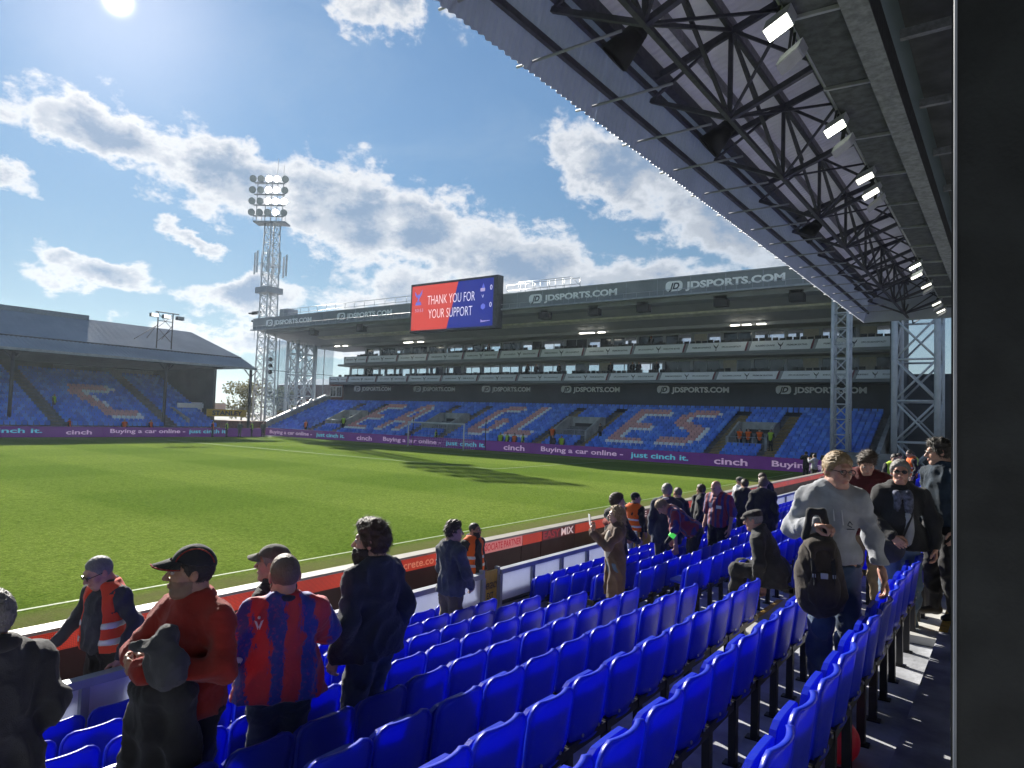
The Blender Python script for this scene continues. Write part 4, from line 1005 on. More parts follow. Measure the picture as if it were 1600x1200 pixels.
# the same pan let down flat
pd = MB(); R_ = [( -(v[2]-.36)-.02, v[1], .43+(v[0]+.10)*.9) for v in pan_m.v]; pd.v = R_; pd.f = [f[::-1] for f in pan_m.f]; pd.m = pan_m.m; pd.sm = pan_m.sm
pan_dn = pd.mesh('seat_pan', M['seat'])
q = MB(); q.box((-.015,-.24,.0),(.035,-.185,.43)); q.box((-.03,-.24,.365),(.03,.24,.425)); q.box((-.09,-.225,.36),(.0,-.195,.44)); q.box((-.09,.195,.36),(.0,.225,.44)); q.box((-.05,-.25,.0),(.06,-.175,.012))
frame_me = q.mesh('seat_frame', M['seat_frame'])
q = MB()
for yy in (-.10, .10): q.tube((.048,yy,.455),(.054,yy,.455),.011,n=8)
bolt_me = q.mesh('bolts', M['bolt'])
PHASE = -47.66
seats = []
for k in range(-1, 9):
    lo, hi = (-51., -5.) if k >= 0 else (-47.0, -44.)
    n0, n1 = int((lo-PHASE)/.48)-1, int((hi-PHASE)/.48)+1
    for j in range(n0, n1):
        y = PHASE+.48*j+(.0 if k % 2 else .0)
        if k > 0 and GANG[0]-.1 < y < GANG[1]+.35: continue
        if k == 1 and y > -44.3 and y < GANG[1]+1.0: continue
        if k == 8 and (-42.6 < y < -41.7 or -37.0 < y < -35.2): continue
        X = back_x(k); px, py, z_ = frame_px((X, y, tread_z(k)+.62))
        if z_ < .9 or px < -90 or px > 1640 or py > 1330: continue
        if px > 1520: continue
        seats.append((z_, k, j, X, y, px))
seats.sort()
print('near seats in view', len(seats))
ORD = ['first','second','third','fourth','fifth','sixth','seventh','eighth','ninth','tenth','eleventh','twelfth','thirteenth','fourteenth','fifteenth','sixteenth','seventeenth','eighteenth','nineteenth']
def ordn(n):
    if n < 19: return ORD[n]
    tens = ['twentieth','thirtieth','fortieth','fiftieth','sixtieth','seventieth']; tw = ['twenty','thirty','forty','fifty','sixty','seventy']
    n += 1; t, u = n//10-2, n % 10
    return tens[t] if u == 0 else tw[t]+' '+ORD[u-1]
ROWN = {-1:'highest row by the pillar', 0:'back row along the walkway', 1:'second row down from the walkway', 2:"in the seated man's row", 3:'fourth row down from the walkway',
        4:"in the striped shirt man's row", 5:"in the brown coat woman's row", 6:'third row up from the barrier', 7:'second row up from the barrier', 8:'front row by the barrier'}
DOWN = {(4,int(round((-41.6-PHASE)/.48))), (5,int(round((-40.0-PHASE)/.48))), (6,int(round((-38.9-PHASE)/.48)))}
def make_seat(loc, down, lab):
    t = thing('stadium_seat', lab, 'seat', loc, 0, 'folding seats of the stadium')
    link('backrest', seat_back, t); pn_ = link('seat_pan', pan_dn if down else pan_up, t, (random.uniform(-.014,.004), random.uniform(-.006,.006), random.uniform(-.012,.008)))
    if not down: a_ = random.gauss(0,.012); pn_.rotation_euler = (random.gauss(0,.006), a_, 0); pn_.location.x -= .45*a_
    link('seat_frame', frame_me, t); link('bolts', bolt_me, t)
    return t
near = seats[:300]
seen = {}
for s_ in sorted(near, key=lambda s: (s[1], s[5])):
    z_, k, j, X, y, px = s_
    n = seen.get(k, 0); seen[k] = n+1
    down = (k, j) in DOWN or (k == 2 and abs(y+41.9) < .3)
    t = make_seat((X, y, tread_z(k)), down, ('blue seat, pan let down, ' if down else 'blue tip-up seat, ')+ordn(n)+' from left, '+ROWN[k])
    t.rotation_euler = (0, random.uniform(-.015,.015), random.uniform(-.012,.012))
def mesh_arr(me): return [v.co[:] for v in me.vertices], [tuple(p.vertices) for p in me.polygons]
sb_low = MB(); 
lowv = shell(.222,.205,.405,.815,.085, lambda u, zz: .012+.13*(zz-.42)+.03*(1-u*u)-.02, .016, nz=5, ny=4, lip=.01)
lowp = shell(.195,.19,.31,.765,.06, lambda u, zz: -.085+.10*(zz-.36), .03, nz=4, ny=4, lip=0)
far_b = MB()
for z_, k, j, X, y, px in seats[300:]:
    for src, mi in ((lowv, 0), (lowp, 0)):
        far_b.add([(v[0]+X, v[1]+y, v[2]+tread_z(k)) for v in src.v], src.f, mi, True)
    far_b.box((X-.015,y-.24,tread_z(k)),(X+.035,y-.185,tread_z(k)+.43), 1); far_b.box((X-.03,y-.239,tread_z(k)+.365),(X+.03,y+.239,tread_z(k)+.425), 1)
if far_b.v:
    tag(far_b.obj('stadium_seats', [M['seat'], M['seat_frame']]), 'further rows of blue tip-up seats towards the far end of the near stand', 'seats', 'folding seats of the stadium', 'stuff')

# ------------------------------------------------------------------ beyond the ground: houses, trees
def tree(label, loc, h, r, pale=False, n=900, group='trees beyond the stands', sd=1):
    rg = random.Random(sd); t = thing('tree', label, 'tree', loc, 0, group)
    q = MB(); q.tube((loc[0],loc[1],loc[2]),(loc[0],loc[1],loc[2]+h*.55),.035*h*.6,.018*h*.6,n=8)
    for i in range(9):
        a = rg.uniform(0, 2*PI); z0 = h*rg.uniform(.3,.55); q.tube((loc[0],loc[1],loc[2]+z0),(loc[0]+r*.7*math.cos(a),loc[1]+r*.7*math.sin(a),loc[2]+h*rg.uniform(.6,.92)),.012*h*.5,.004*h*.5,n=5)
    q.obj('trunk', M['bark'], t)
    q = MB(); cl = [(rg.gauss(0,.45)*r, rg.gauss(0,.45)*r, h*rg.uniform(.45,.95), r*rg.uniform(.25,.5)) for _ in range(16)]
    for i in range(n):
        cx, cy, cz, cr = rg.choice(cl); d = Vector((rg.gauss(0,1),rg.gauss(0,1),rg.gauss(0,.8))).normalized()*cr*rg.uniform(.6,1.05)
        p = Vector((loc[0]+cx,loc[1]+cy,loc[2]+cz))+d; s = rg.uniform(.12,.28)*r*.28
        u = Vector((rg.gauss(0,1),rg.gauss(0,1),rg.gauss(0,1))).normalized(); v = u.orthogonal().normalized()
        q.add([p-u*s,p+v*s*.7,p+u*s,p-v*s*.7], [(0,1,2,3)])
    tag(q.obj('crown', M['foliage_pale' if pale else 'foliage'], t), kind='stuff')
tree('pale spring tree in the gap between the left stand and the floodlight tower', (-45.5,7.6,-.6), 7.6, 3.0, True, 1800, sd=3)
tree('second leafy tree low behind the base of the floodlight tower', (-43.5,13.0,-.6), 7.0, 2.8, False, 1200, sd=5)
for i, (x_, y, h, r, lb) in enumerate(((52,95,14.5,6,'hazy bare-topped tree on the skyline left of the far right lattice tower'),(60,100,15.5,7,'hazy tree on the skyline seen through the far right lattice tower'),(68,96,14,6,'hazy tree on the skyline nearest the black pillar'))):
    tree(lb, (x_,y,-.6), h, r, i != 1, 1500, sd=20+i)
def house(label, x0, y0, x1, y1, h, wallm, roofm, ridge, name='house', wins=()):
    t = thing(name, label, 'building', ((x0+x1)/2,(y0+y1)/2,-.9))
    q = MB(); q.box((x0,y0,-.9),(x1,y1,h)); q.obj('wall', wallm, t)
    q = MB(); q.prism([(y0-.3,h+.0),(y1+.3,h+.0),((y0+y1)/2,h+ridge)], 0, x0-.3, x1+.3); q.obj('roof', roofm, t)
    for (a, c, z0, z1) in wins:
        q = MB(); q.box((a,y0-.06,z0),(c,y0-.01,z1)); f = q.obj('window_frame', M['white'], t)
        q = MB(); q.box((a+.1,y0-.075,z0+.1),(c-.1,y0-.061,z1-.1)); q.obj('pane', M['dark_glass'], f)
    return t
mk('grey_shed', (.20,.215,.23), .7, var=.1, vscale=.3)
house('flat grey shed behind the right lattice tower', 43.8, 20, 62, 32, 9.2, M['grey_shed'], M['roof_dark'], .6, 'shed')
house('low hut with a dark roof under the grey shed at the right', 43.6, 16, 60, 18.5, 5.0, M['concrete_dark'], M['roof_dark'], .3, 'hut')
house('long dark brick building behind the glass screen at the left of the end stand', -56, 21, -34.8, 33, 7.6, M['brick'], M['roof_grey'], 1.4, 'brick_building', [(-52+3.0*i, -50.6+3.0*i, 2.6, 4.6) for i in range(6)])
house('taller grey shed behind the brick building at the left', -75, 36, -47, 50, 9.0, M['cladding_grey'], M['roof_grey'], .8, 'shed')
q = MB()
rg = random.Random(4)
for i in range(60):
    x_ = -420+rg.uniform(-10,10)+i*5.2; q.box((x_,300+rg.uniform(-15,15),-1),(x_+rg.uniform(5,13),318,rg.uniform(8,17)))
tag(q.obj('distant_town', mat('distant_town', (.12,.14,.17), .9, var=.3, vscale=.05)), 'low blue grey town on the skyline beyond the left corner', 'skyline', kind='stuff')
q = MB(); q.prism([(-800,-1),(-500,14),(-150,20),(0,15),(300,24),(700,12),(800,-1)], 1, 700, 720); tag(q.obj('hills', mat('hills', (.06,.085,.05), .9, var=.3, vscale=.01)), kind='structure')

# litter left behind
bl = thing('balloon', 'red balloon lying under the back row of seats near the lower right corner', 'balloon', (45.66,-46.30,1.18))
q = MB(); q.ball((45.66,-46.30,1.18+.13),.122,22,16,sc=(1,1.04,1.10)); q.obj('skin', mat('balloon_rubber', (.80,.09,.14), .35, var=.10, transl=.45), bl)
q = MB(); q.tube((45.66,-46.18,1.22),(45.66,-46.14,1.205),.010,.018,n=8); q.obj('knot', D.materials['balloon_rubber'], bl)
cu = thing('paper_cup', 'white paper cup on the walkway floor beyond the back row', 'cup', (45.98,-41.0,1.345))
q = MB(); q.tube((45.98,-41.0,1.347),(45.98,-41.0,1.46),.030,.042,n=14); q.obj('cup', M['white'], cu)
q = MB(); q.tube((45.98,-41.0,1.455),(45.98,-41.0,1.468),.045,.043,n=14); q.obj('lid', M['white_panel'], cu)

# ------------------------------------------------------------------ thin scattering volume added in place of lens veil over the far stands
q = MB(); q.box((-900,-900,-1.9),(900,900,41))
hz = q.obj('glare_haze', []) if False else None
me = q.mesh('glare_haze', []); me.materials.clear()
hm = D.materials.new('glare_volume'); hm.use_nodes = True; g = NG(hm.node_tree); g.n.clear()
pv = g.new('ShaderNodeVolumePrincipled'); pv.inputs['Color'].default_value = (.74,.86,1,1); pv.inputs['Density'].default_value = .00024; pv.inputs['Anisotropy'].default_value = .5
mo = g.new('ShaderNodeOutputMaterial'); g.l.new(pv.outputs[0], mo.inputs['Volume']); me.materials.append(hm)
hz = link('glare_haze', me); tag(hz, kind='stuff')
SC.cycles.volume_bounces = 0; SC.cycles.volume_max_steps = 64
# ------------------------------------------------------------------ people: smooth bodies from blended tapered limbs
def cap(a, b, r1, r2): return ('c', np.array(a, float), np.array(b, float), r1, r2)
def ell(c, r, rot=None): return ('e', np.array(c, float), np.array(r, float), None if rot is None else np.array(rot, float))
def prim_box(p):
    if p[0] == 'c':
        lo = np.minimum(p[1]-p[3], p[2]-p[4]); hi = np.maximum(p[1]+p[3], p[2]+p[4])
    else:
        m = max(p[2]); ext = p[2] if p[3] is None else np.array([m, m, m]); lo, hi = p[1]-ext, p[1]+ext
    return lo, hi
def prim_d(p, X, Y, Z):
    if p[0] == 'c':
        a, b, r1, r2 = p[1:]; d = b-a; L2 = max(d @ d, 1e-9)
        t = np.clip(((X-a[0])*d[0]+(Y-a[1])*d[1]+(Z-a[2])*d[2])/L2, 0, 1)
        return np.sqrt((X-a[0]-t*d[0])**2+(Y-a[1]-t*d[1])**2+(Z-a[2]-t*d[2])**2)-(r1+(r2-r1)*t)
    c, r, R = p[1:]; x, y, z = X-c[0], Y-c[1], Z-c[2]
    if R is not None:
        x, y, z = R[0,0]*x+R[1,0]*y+R[2,0]*z, R[0,1]*x+R[1,1]*y+R[2,1]*z, R[0,2]*x+R[1,2]*y+R[2,2]*z
    k0 = np.sqrt((x/r[0])**2+(y/r[1])**2+(z/r[2])**2); k1 = np.sqrt((x/r[0]**2)**2+(y/r[1]**2)**2+(z/r[2]**2)**2)
    return k0*(k0-1)/np.maximum(k1, 1e-9)
def smin(a, b, k):
    h = np.maximum(k-np.abs(a-b), 0)/k; return np.minimum(a, b)-h*h*k*.25
def field(prims, h, k=.03, infl=0., pad=.03, cut=None, sub=(), ks=.01):
    """prims blended into one distance field; cut: list of (normal, offset) keeping n.p < offset"""
    los, his = zip(*[prim_box(p) for p in prims]); lo = np.min(los, 0)-infl-pad-2*h; hi = np.max(his, 0)+infl+pad+2*h
    n = np.ceil((hi-lo)/h).astype(int)+1
    ax = [lo[i]+h*np.arange(n[i]) for i in range(3)]
    S = np.full(n, .5, np.float32); mg = infl+k+3*h+.02
    for p in prims:
        a, b = prim_box(p); i0 = np.maximum(((a-mg-lo)/h).astype(int), 0); i1 = np.minimum(((b+mg-lo)/h).astype(int)+2, n)
        sl = tuple(slice(i0[i], i1[i]) for i in range(3))
        X, Y, Z = ax[0][sl[0]][:,None,None], ax[1][sl[1]][None,:,None], ax[2][sl[2]][None,None,:]
        S[sl] = smin(S[sl], prim_d(p, X, Y, Z).astype(np.float32)-infl, k)
    X, Y, Z = ax[0][:,None,None], ax[1][None,:,None], ax[2][None,None,:]
    for p in sub: 
        d = prim_d(p, X, Y, Z); S = -smin(-S, d, ks)
    for nrm, off in (cut or ()):
        d = X*nrm[0]+Y*nrm[1]+Z*nrm[2]-off; S = np.maximum(S, d)
    # closed at the border of the grid
    for i in range(3):
        s0 = [slice(None)]*3; s0[i] = 0; S[tuple(s0)] = .1; s0[i] = -1; S[tuple(s0)] = .1
    return S, lo, h
def nets(S, lo, h):
    ins = S < 0
    c8 = [(i,j,k) for i in (0,1) for j in (0,1) for k in (0,1)]
    def sh(A, c): return A[c[0]:A.shape[0]-1+c[0], c[1]:A.shape[1]-1+c[1], c[2]:A.shape[2]-1+c[2]]
    cnt = sum(sh(ins, c).astype(np.int8) for c in c8); act = (cnt > 0) & (cnt < 8)
    idx = np.argwhere(act); N = len(idx)
    if N == 0: return np.zeros((0,3)), []
    val = {c: S[idx[:,0]+c[0], idx[:,1]+c[1], idx[:,2]+c[2]] for c in c8}
    acc = np.zeros((N,3)); num = np.zeros(N)
    for c in c8:
        for a in range(3):
            if c[a] == 0:
                d = list(c); d[a] = 1; va, vb = val[c], val[tuple(d)]; m = (va < 0) != (vb < 0)
                t = np.where(m, va/np.where(m, va-vb, 1), 0); P = np.array(c, float)[None,:].repeat(N, 0); P[:,a] = t
                acc += P*m[:,None]; num += m
    V = lo+(idx+acc/num[:,None])*h
    ids = -np.ones(act.shape, int); ids[tuple(idx.T)] = np.arange(N)
    F = []
    for a in range(3):
        b, c = (a+1) % 3, (a+2) % 3
        s0 = [slice(None)]*3; s1 = [slice(None)]*3; s0[a] = slice(0,-1); s1[a] = slice(1,None)
        A, B_ = ins[tuple(s0)], ins[tuple(s1)]; e = np.argwhere(A != B_)
        if not len(e): continue
        ok = (e[:,b] > 0) & (e[:,c] > 0) & (e[:,b] < S.shape[b]-1) & (e[:,c] < S.shape[c]-1); e = e[ok]
        def q(db, dc):
            f = e.copy(); f[:,b] += db; f[:,c] += dc; return ids[tuple(f.T)]
        Q = np.stack([q(-1,-1), q(0,-1), q(0,0), q(-1,0)], 1); fl = ~A[tuple(e.T)]
        Q[fl] = Q[fl][:,::-1]; F.append(Q)
    return V, np.concatenate(F)
def vnormals(V, F):
    n = np.cross(V[F[:,2]]-V[F[:,0]], V[F[:,3]]-V[F[:,1]]); out = np.zeros_like(V)
    for i in range(4): np.add.at(out, F[:,i], n)
    return out/np.maximum(np.linalg.norm(out, axis=1, keepdims=True), 1e-9)
def folds(V, F, amp, freq, seed, zs=.6):
    rg = np.random.default_rng(seed); d = np.zeros(len(V))
    for i in range(7):
        k = rg.normal(size=3); k[2] *= zs; k = k/np.linalg.norm(k)*freq*rg.uniform(.5, 1.8); d += np.sin(V @ k+rg.uniform(0,6.3)+1.3*np.sin(V @ rg.normal(size=3)*freq*.4))/7**.6
    d = 1-np.abs(d)*1.6
    if amp > .0055:      # sharper small creases over the broad folds
        e = np.zeros(len(V))
        for i in range(6):
            k = rg.normal(size=3); k[2] *= .8; k = k/np.linalg.norm(k)*freq*rg.uniform(2., 3.6); e += np.sin(V @ k+rg.uniform(0,6.3)+2.2*np.sin(V @ rg.normal(size=3)*freq*.5))/6**.5
        d = d+.42*np.maximum(0, 1-np.abs(e)*2.6)*np.clip(d+.6, 0, 1)
    return V+vnormals(V, F)*(d*amp)[:,None]
def smooth(V, F, it=1):
    for _ in range(it):
        s = np.zeros_like(V); c = np.zeros(len(V))
        for i in range(4):
            np.add.at(s, F[:,i], V[F[:,(i+1)%4]]+V[F[:,(i+3)%4]]); np.add.at(c, F[:,i], 2)
        V = V*.5+s/np.maximum(c,1)[:,None]*.5
    return V
def strands(V, F, n, L, wd, seed, up=0.):
    rg = np.random.default_rng(seed); N = vnormals(V, F); i = rg.integers(0, len(V), n); p, nn = V[i], N[i]
    fl = np.stack([p[:,0]*.6+rg.normal(size=n)*.25, -.55+rg.normal(size=n)*.35+0*p[:,1], -.8+rg.normal(size=n)*.3], 1); fl -= nn*(fl*nn).sum(1)[:,None]; fl /= np.maximum(np.linalg.norm(fl, axis=1), 1e-6)[:,None]
    s = np.cross(fl, nn); l = (L*rg.uniform(.5, 1.3, n))[:,None]; tip = p+fl*l+nn*(l*(.22+up))
    W = np.concatenate([p-s*wd-nn*.003, p+s*wd-nn*.003, tip+s*wd*.2, tip-s*wd*.2]); k = np.arange(n)
    return np.concatenate([V, W]), np.concatenate([F, np.stack([k, k+n, k+2*n, k+3*n], 1)+len(V)])
def to_mesh(name, parts, mats):
    me = D.meshes.new(name); Vs, Fs, Mi = [], [], []; o = 0
    for V, F, mi in parts:
        Vs.append(V); Fs += [tuple(f) for f in (np.asarray(F)+o).tolist()]; Mi += [mi]*len(F); o += len(V)
    me.from_pydata(np.concatenate(Vs).tolist(), [], Fs)
    for m in (mats if isinstance(mats, (list, tuple)) else [mats]): me.materials.append(m)
    me.polygons.foreach_set('material_index', Mi); me.polygons.foreach_set('use_smooth', [True]*len(Fs)); me.update(); return me
def rotm(ax, deg): return np.array(Matrix.Rotation(math.radians(deg), 3, ax))

def skin_mat(name, col, beard=0.):
    m = D.materials.new(name); m.use_nodes = True; g = NG(m.node_tree); bs = g.n['Principled BSDF']
    c = g.new('ShaderNodeTexCoord').outputs['Object']
    at = g.new('ShaderNodeAttribute', attribute_name='tone').outputs['Color']; r, gg, b_ = g.sep(at)
    n = g.noise(c, 30, 5); col1 = g.mix(g.ramp(n, .3, .75), tuple(v*.85 for v in col), col)
    col1 = g.mix(g.math('MULTIPLY', r, .55), col1, (col[0]*.9, col[1]*.42, col[2]*.42))
    col1 = g.mix(g.math('MULTIPLY', gg, .85), col1, (.06,.04,.03))
    g.put(bs.inputs['Base Color'], col1); bs.inputs['Roughness'].default_value = .5
    bs.inputs['Subsurface Weight'].default_value = .12; bs.inputs['Subsurface Radius'].default_value = (.012,.005,.003)
    return m
SK = {'light': skin_mat('skin_light', (.50,.30,.22)), 'pink': skin_mat('skin_pink', (.52,.28,.21)), 'tan': skin_mat('skin_tan', (.36,.20,.13)), 'dark': skin_mat('skin_brown', (.14,.075,.045))}
def cloth(name, col, var=.22, vs=5, rough=.85, bump=.35, bs=220., col2=None, sheen=.15): 
    return mat(name, col, rough, 0, var, vs, bump, bs, spec=.25, col2=col2, sheen=sheen)
CM = {}
def hair_mat(name, c1, c2): 
    m = D.materials.new(name); m.use_nodes = True; g = NG(m.node_tree); b = g.n['Principled BSDF']; c = g.new('ShaderNodeTexCoord').outputs['Object']
    g.put(b.inputs['Base Color'], g.mix(g.noise(g.vmath('MULTIPLY', c, (60,60,14)), 2, 4), c1, c2)); b.inputs['Roughness'].default_value = .55
    bu = g.new('ShaderNodeBump'); bu.inputs['Strength'].default_value = .8; bu.inputs['Distance'].default_value = .01; g.put(bu.inputs['Height'], g.noise(g.vmath('MULTIPLY', c, (90,90,20)), 2, 4)); g.l.new(bu.outputs[0], b.inputs['Normal']); return m
HAIR = {'grey': hair_mat('hair_grey', (.10,.095,.09), (.30,.285,.27)), 'brown': hair_mat('hair_brown', (.025,.014,.008), (.07,.04,.022)), 'dark': hair_mat('hair_dark', (.008,.006,.005), (.03,.022,.016)),
        'blond': hair_mat('hair_blond', (.16,.10,.045), (.42,.30,.16)), 'sandy': hair_mat('hair_sandy', (.14,.09,.05), (.34,.24,.14)), 'cropped': hair_mat('hair_cropped', (.09,.06,.045), (.17,.12,.09))}
mk('eye_white', (.34,.32,.30), .3); mk('eye_dark', (.02,.015,.012), .2); mk('spectacles', (.02,.02,.022), .25); mk('shoe', (.03,.028,.028), .6, var=.3)
mk('shirt_white', (.65,.66,.68), .8)

def head_parts(hd, R, s, o, fine):
    """returns (V, F, tone) of the head and neck plus lists of child meshes; hd = centre of the head"""
    h = .0058 if fine else .011
    P = [ell((0,-.012,.028),(.077,.098,.095)), ell((0,.030,-.040),(.060,.066,.082)), cap((-.02,.07,-.098),(.02,.07,-.098),.023,.023),
         cap((-.046,.0,-.075),(-.03,.06,-.098),.022,.02), cap((.046,.0,-.075),(.03,.06,-.098),.022,.02),
         ell((-.042,.056,-.022),(.026,.028,.03)), ell((.042,.056,-.022),(.026,.028,.03)), cap((-.034,.083,.034),(.034,.083,.034),.013,.013),
         cap((0,-.03,-.04),(0,-.055,-.17),.056,.064), cap((0,-.050,-.15),(0,-.042,-.20),.060,.052)]
    if o.get('heavy'): P += [ell((0,.02,-.105),(.062,.06,.04))]
    S, lo, hh = field(P, h, k=.022, sub=[ell((-.033,.108,.010),(.021,.018,.014)), ell((.033,.108,.010),(.021,.018,.014))], ks=.014)
    # fine features on top
    n = S.shape; X, Y, Z = [lo[i]+hh*np.arange(n[i]) for i in range(3)]; X, Y, Z = X[:,None,None], Y[None,:,None], Z[None,None,:]
    for p, k in ((cap((0,.093,.016),(0,.122,-.026),.009,.0125), .012), (ell((-.012,.106,-.030),(.010,.012,.009)), .008), (ell((.012,.106,-.030),(.010,.012,.009)), .008),
              (ell((0,.096,-.058),(.024,.012,.006)), .006), (ell((0,.094,-.070),(.021,.012,.0075)), .006),
              (ell((-.080,-.012,-.002),(.010,.022,.033), rotm('Z',-18)), .010), (ell((.080,-.012,-.002),(.010,.022,.033), rotm('Z',18)), .010)):
        S = smin(S, prim_d(p, X, Y, Z).astype(np.float32), k)
    V, F = nets(S, lo, hh); V = smooth(V, F, 1)
    tone = np.zeros((len(V), 2))
    lip = np.exp(-((V[:,0]/.022)**2+((V[:,2]+.064)/.010)**2)**2)*(V[:,1] > .085); ck = .35*np.exp(-(((np.abs(V[:,0])-.045)/.022)**2+((V[:,2]+.02)/.022)**2))*(V[:,1] > .03)
    ear = .4*(np.abs(V[:,0]) > .074)*(V[:,2] > -.05)*(V[:,2] < .04); tone[:,0] = np.maximum(np.maximum(lip, ck), ear)
    brow = np.exp(-(((np.abs(V[:,0])-.034)/.021)**4+((V[:,2]-.033-.004*np.abs(V[:,0])/.03)/.0065)**2))*(V[:,1] > .06)
    st = o.get('stubble', 0)*((V[:,2] < -.035)*(V[:,2] > -.125)*(V[:,1] > -.01)*(1-lip)); tone[:,1] = np.maximum(brow*(.2 if o.get('hair') in ('grey','blond') else .75), st)
    def place(V): return (V*s) @ R.T+hd
    kids = []
    for sx in (-.033, .033):
        E1 = MB(); E1.ball((sx,.086,.010), .0122, 10, 8, 0); E1.ball((sx,.0935,.010), .0064, 8, 6, 1)
        kids.append(('eye', np.array(E1.v), E1.f, E1.m, [M['eye_white'], M['eye_dark']], True))
    hk = o.get('hair'); ht = o.get('hat')
    hatl = ht is not None
    if hk:
        g_ = o.get('hair_len', .012); hp = [ell((0,-.014,.030),(.077+g_,.097+g_,.094+g_))]
        if o.get('tousle'): hp += [ell((0,.035,.105),(.06,.055,.035)), ell((-.03,-.02,.12),(.05,.06,.03))]
        if o.get('long'): hp += [cap((-.07,-.04,.0),(-.085,-.05,-.22),.026,.03), cap((.07,-.04,.0),(.085,-.05,-.22),.026,.03), cap((0,-.08,.0),(0,-.09,-.27),.07,.06), cap((-.05,-.07,0),(-.055,-.075,-.27),.05,.04), cap((.05,-.07,0),(.055,-.075,-.27),.05,.04)]
        nrm = np.array([0, .66, -.75]); lim = .018 if not o.get('bald') else -.03
        cuts = [((0, .80, -.60), .028)]
        if o.get('bald'): cuts = [((0,.6,-.8),-.015)]; 
        if hatl: cuts = cuts+[((0,0,1),.065)]
        if o.get('long'): cuts = [((0,1,-.10), .055)]
        sub = [ell((0,.125,-.02),(.085,.105,.115))] if o.get('long') else [ell((0,.10,-.035),(.085,.092,.092))]
        if o.get('bald'): sub = sub+[ell((0,.02,.11),(.07,.09,.075))]
        if o.get('long'):
            S2, lo2, h2 = field(hp, h, k=.03, cut=cuts, sub=sub, ks=.03)
        else:           # hair thins out to nothing at the hairline
            S2, lo2, h2 = field([ell((0,-.012,.028),(.079,.100,.097))]+([ell((0,.03,.098),(.058,.055,.04)), ell((-.03,-.02,.105),(.05,.06,.035))] if o.get('tousle') else []), h, k=.03, infl=g_)
            n2 = S2.shape; X, Y, Z = lo2[0]+h2*np.arange(n2[0])[:,None,None], lo2[1]+h2*np.arange(n2[1])[None,:,None], lo2[2]+h2*np.arange(n2[2])[None,None,:]
            jag = .004*np.sin(X*210+1)*np.sin(Z*190+2)+.003*np.sin(X*95+Y*120)
            q1 = .030+jag-(.80*Y-.60*Z) if not o.get('bald') else -.02-(.6*Y-.2*Z)
            q2 = np.sqrt((X/.098)**2+((Y-.105)/.098)**2+((Z+.035)/.105)**2)*.1-.1+jag
            q3 = (Z+.085-.25*Y)
            wgt = np.clip(np.minimum(np.minimum(q1, q2*1.2), q3)/.030, -.3, 1.)
            wgt = np.where(wgt > 0, wgt*wgt*(3-2*wgt), wgt)
            S2 = S2+(g_+.006)*(1-wgt)
            if hatl: S2 = np.maximum(S2, Z-.062)
        Vh, Fh = nets(S2, lo2, h2)
        if len(Vh):
            Vh = smooth(Vh, Fh, 1); Vh = folds(Vh, Fh, .006 if o.get('tousle') else (.010 if o.get('long') else min(.004, g_*.35)), (85. if o.get('tousle') else 150.) if not o.get('long') else 110., 5, zs=.25 if o.get('long') else .7); 
            if fine and g_ > .004: Vh, Fh = strands(Vh, Fh, 2600 if o.get('long') else 1700, .05 if o.get('long') else (.030 if o.get('tousle') else .016), .0016, 3, .35 if o.get('tousle') else 0.)
            kids.append(('hair', Vh, Fh, None, HAIR[hk], True))
    if o.get('beard'):
        bl_ = o['beard'] if isinstance(o['beard'], float) else .012
        S2, lo2, h2 = field([ell((0,.034,-.055),(.062+bl_,.062+bl_,.072+bl_)), ell((0,.05,-.10),(.045+bl_*.6,.045+bl_,.04+bl_))], h, k=.02, cut=[((0,0,1),-.033),((0,-1,0),.002)], sub=[ell((0,.105,-.060),(.022,.03,.009)), ell((0,.115,-.02),(.045,.03,.026))])
        Vh, Fh = nets(S2, lo2, h2); Vh = folds(smooth(Vh, Fh, 1), Fh, .005, 150., 9)
        if fine: Vh, Fh = strands(Vh, Fh, 900, .014, .0014, 8)
        kids.append(('beard', Vh, Fh, None, HAIR[o.get('beard_hair', hk or 'brown')], True))
    if ht in ('cap', 'flat', 'beanie', 'soft'):
        r = .014; Pp = [ell((0,-.012,.034),(.077+r,.098+r,.098+r))]
        if ht == 'flat': Pp = [ell((0,.0,.085),(.100,.125,.042), rotm('X',-8)), ell((0,-.01,.06),(.092,.112,.055))]
        if ht == 'soft': Pp = [ell((0,-.012,.05),(.090,.112,.085))]
        if ht == 'beanie': Pp = [ell((0,-.018,.05),(.088,.108,.092))]
        zc = {'cap': .052, 'flat': .055, 'beanie': .040, 'soft': .052}[ht]
        S2, lo2, h2 = field(Pp, h, k=.03, cut=[((0, .12, -1), -zc+.0)])
        Vh, Fh = nets(S2, lo2, h2); kids.append(('hat', folds(smooth(Vh, Fh, 1), Fh, .002, 40., 3), Fh, None, o['hatm'], True))
        if ht != 'beanie':
            L = {'cap': .085, 'flat': .045, 'soft': .075}[ht]; vb = MB(); vs = []
            for i in range(13):
                a = PI*i/12; 
                for (rr, zz) in ((0., 0.), (1., -.022)):
                    x_ = math.cos(a)*(.082 if rr == 0 else .078); y_ = .055+math.sin(a)*(.050+rr*L); vs.append((x_, y_, zc+.018+zz-.02*abs(math.cos(a))*rr))
            vs2 = [(a, b, c-.006) for a, b, c in vs]; n_ = len(vs); fs_ = [(2*i,2*i+1,2*i+3,2*i+2) for i in range(12)]+[(n_+2*i+2,n_+2*i+3,n_+2*i+1,n_+2*i) for i in range(12)]+[(2*i+1,n_+2*i+1,n_+2*i+3,2*i+3) for i in range(12)]
            kids.append(('visor', np.array(vs+vs2), fs_, None, o.get('visorm', o['hatm']), True))
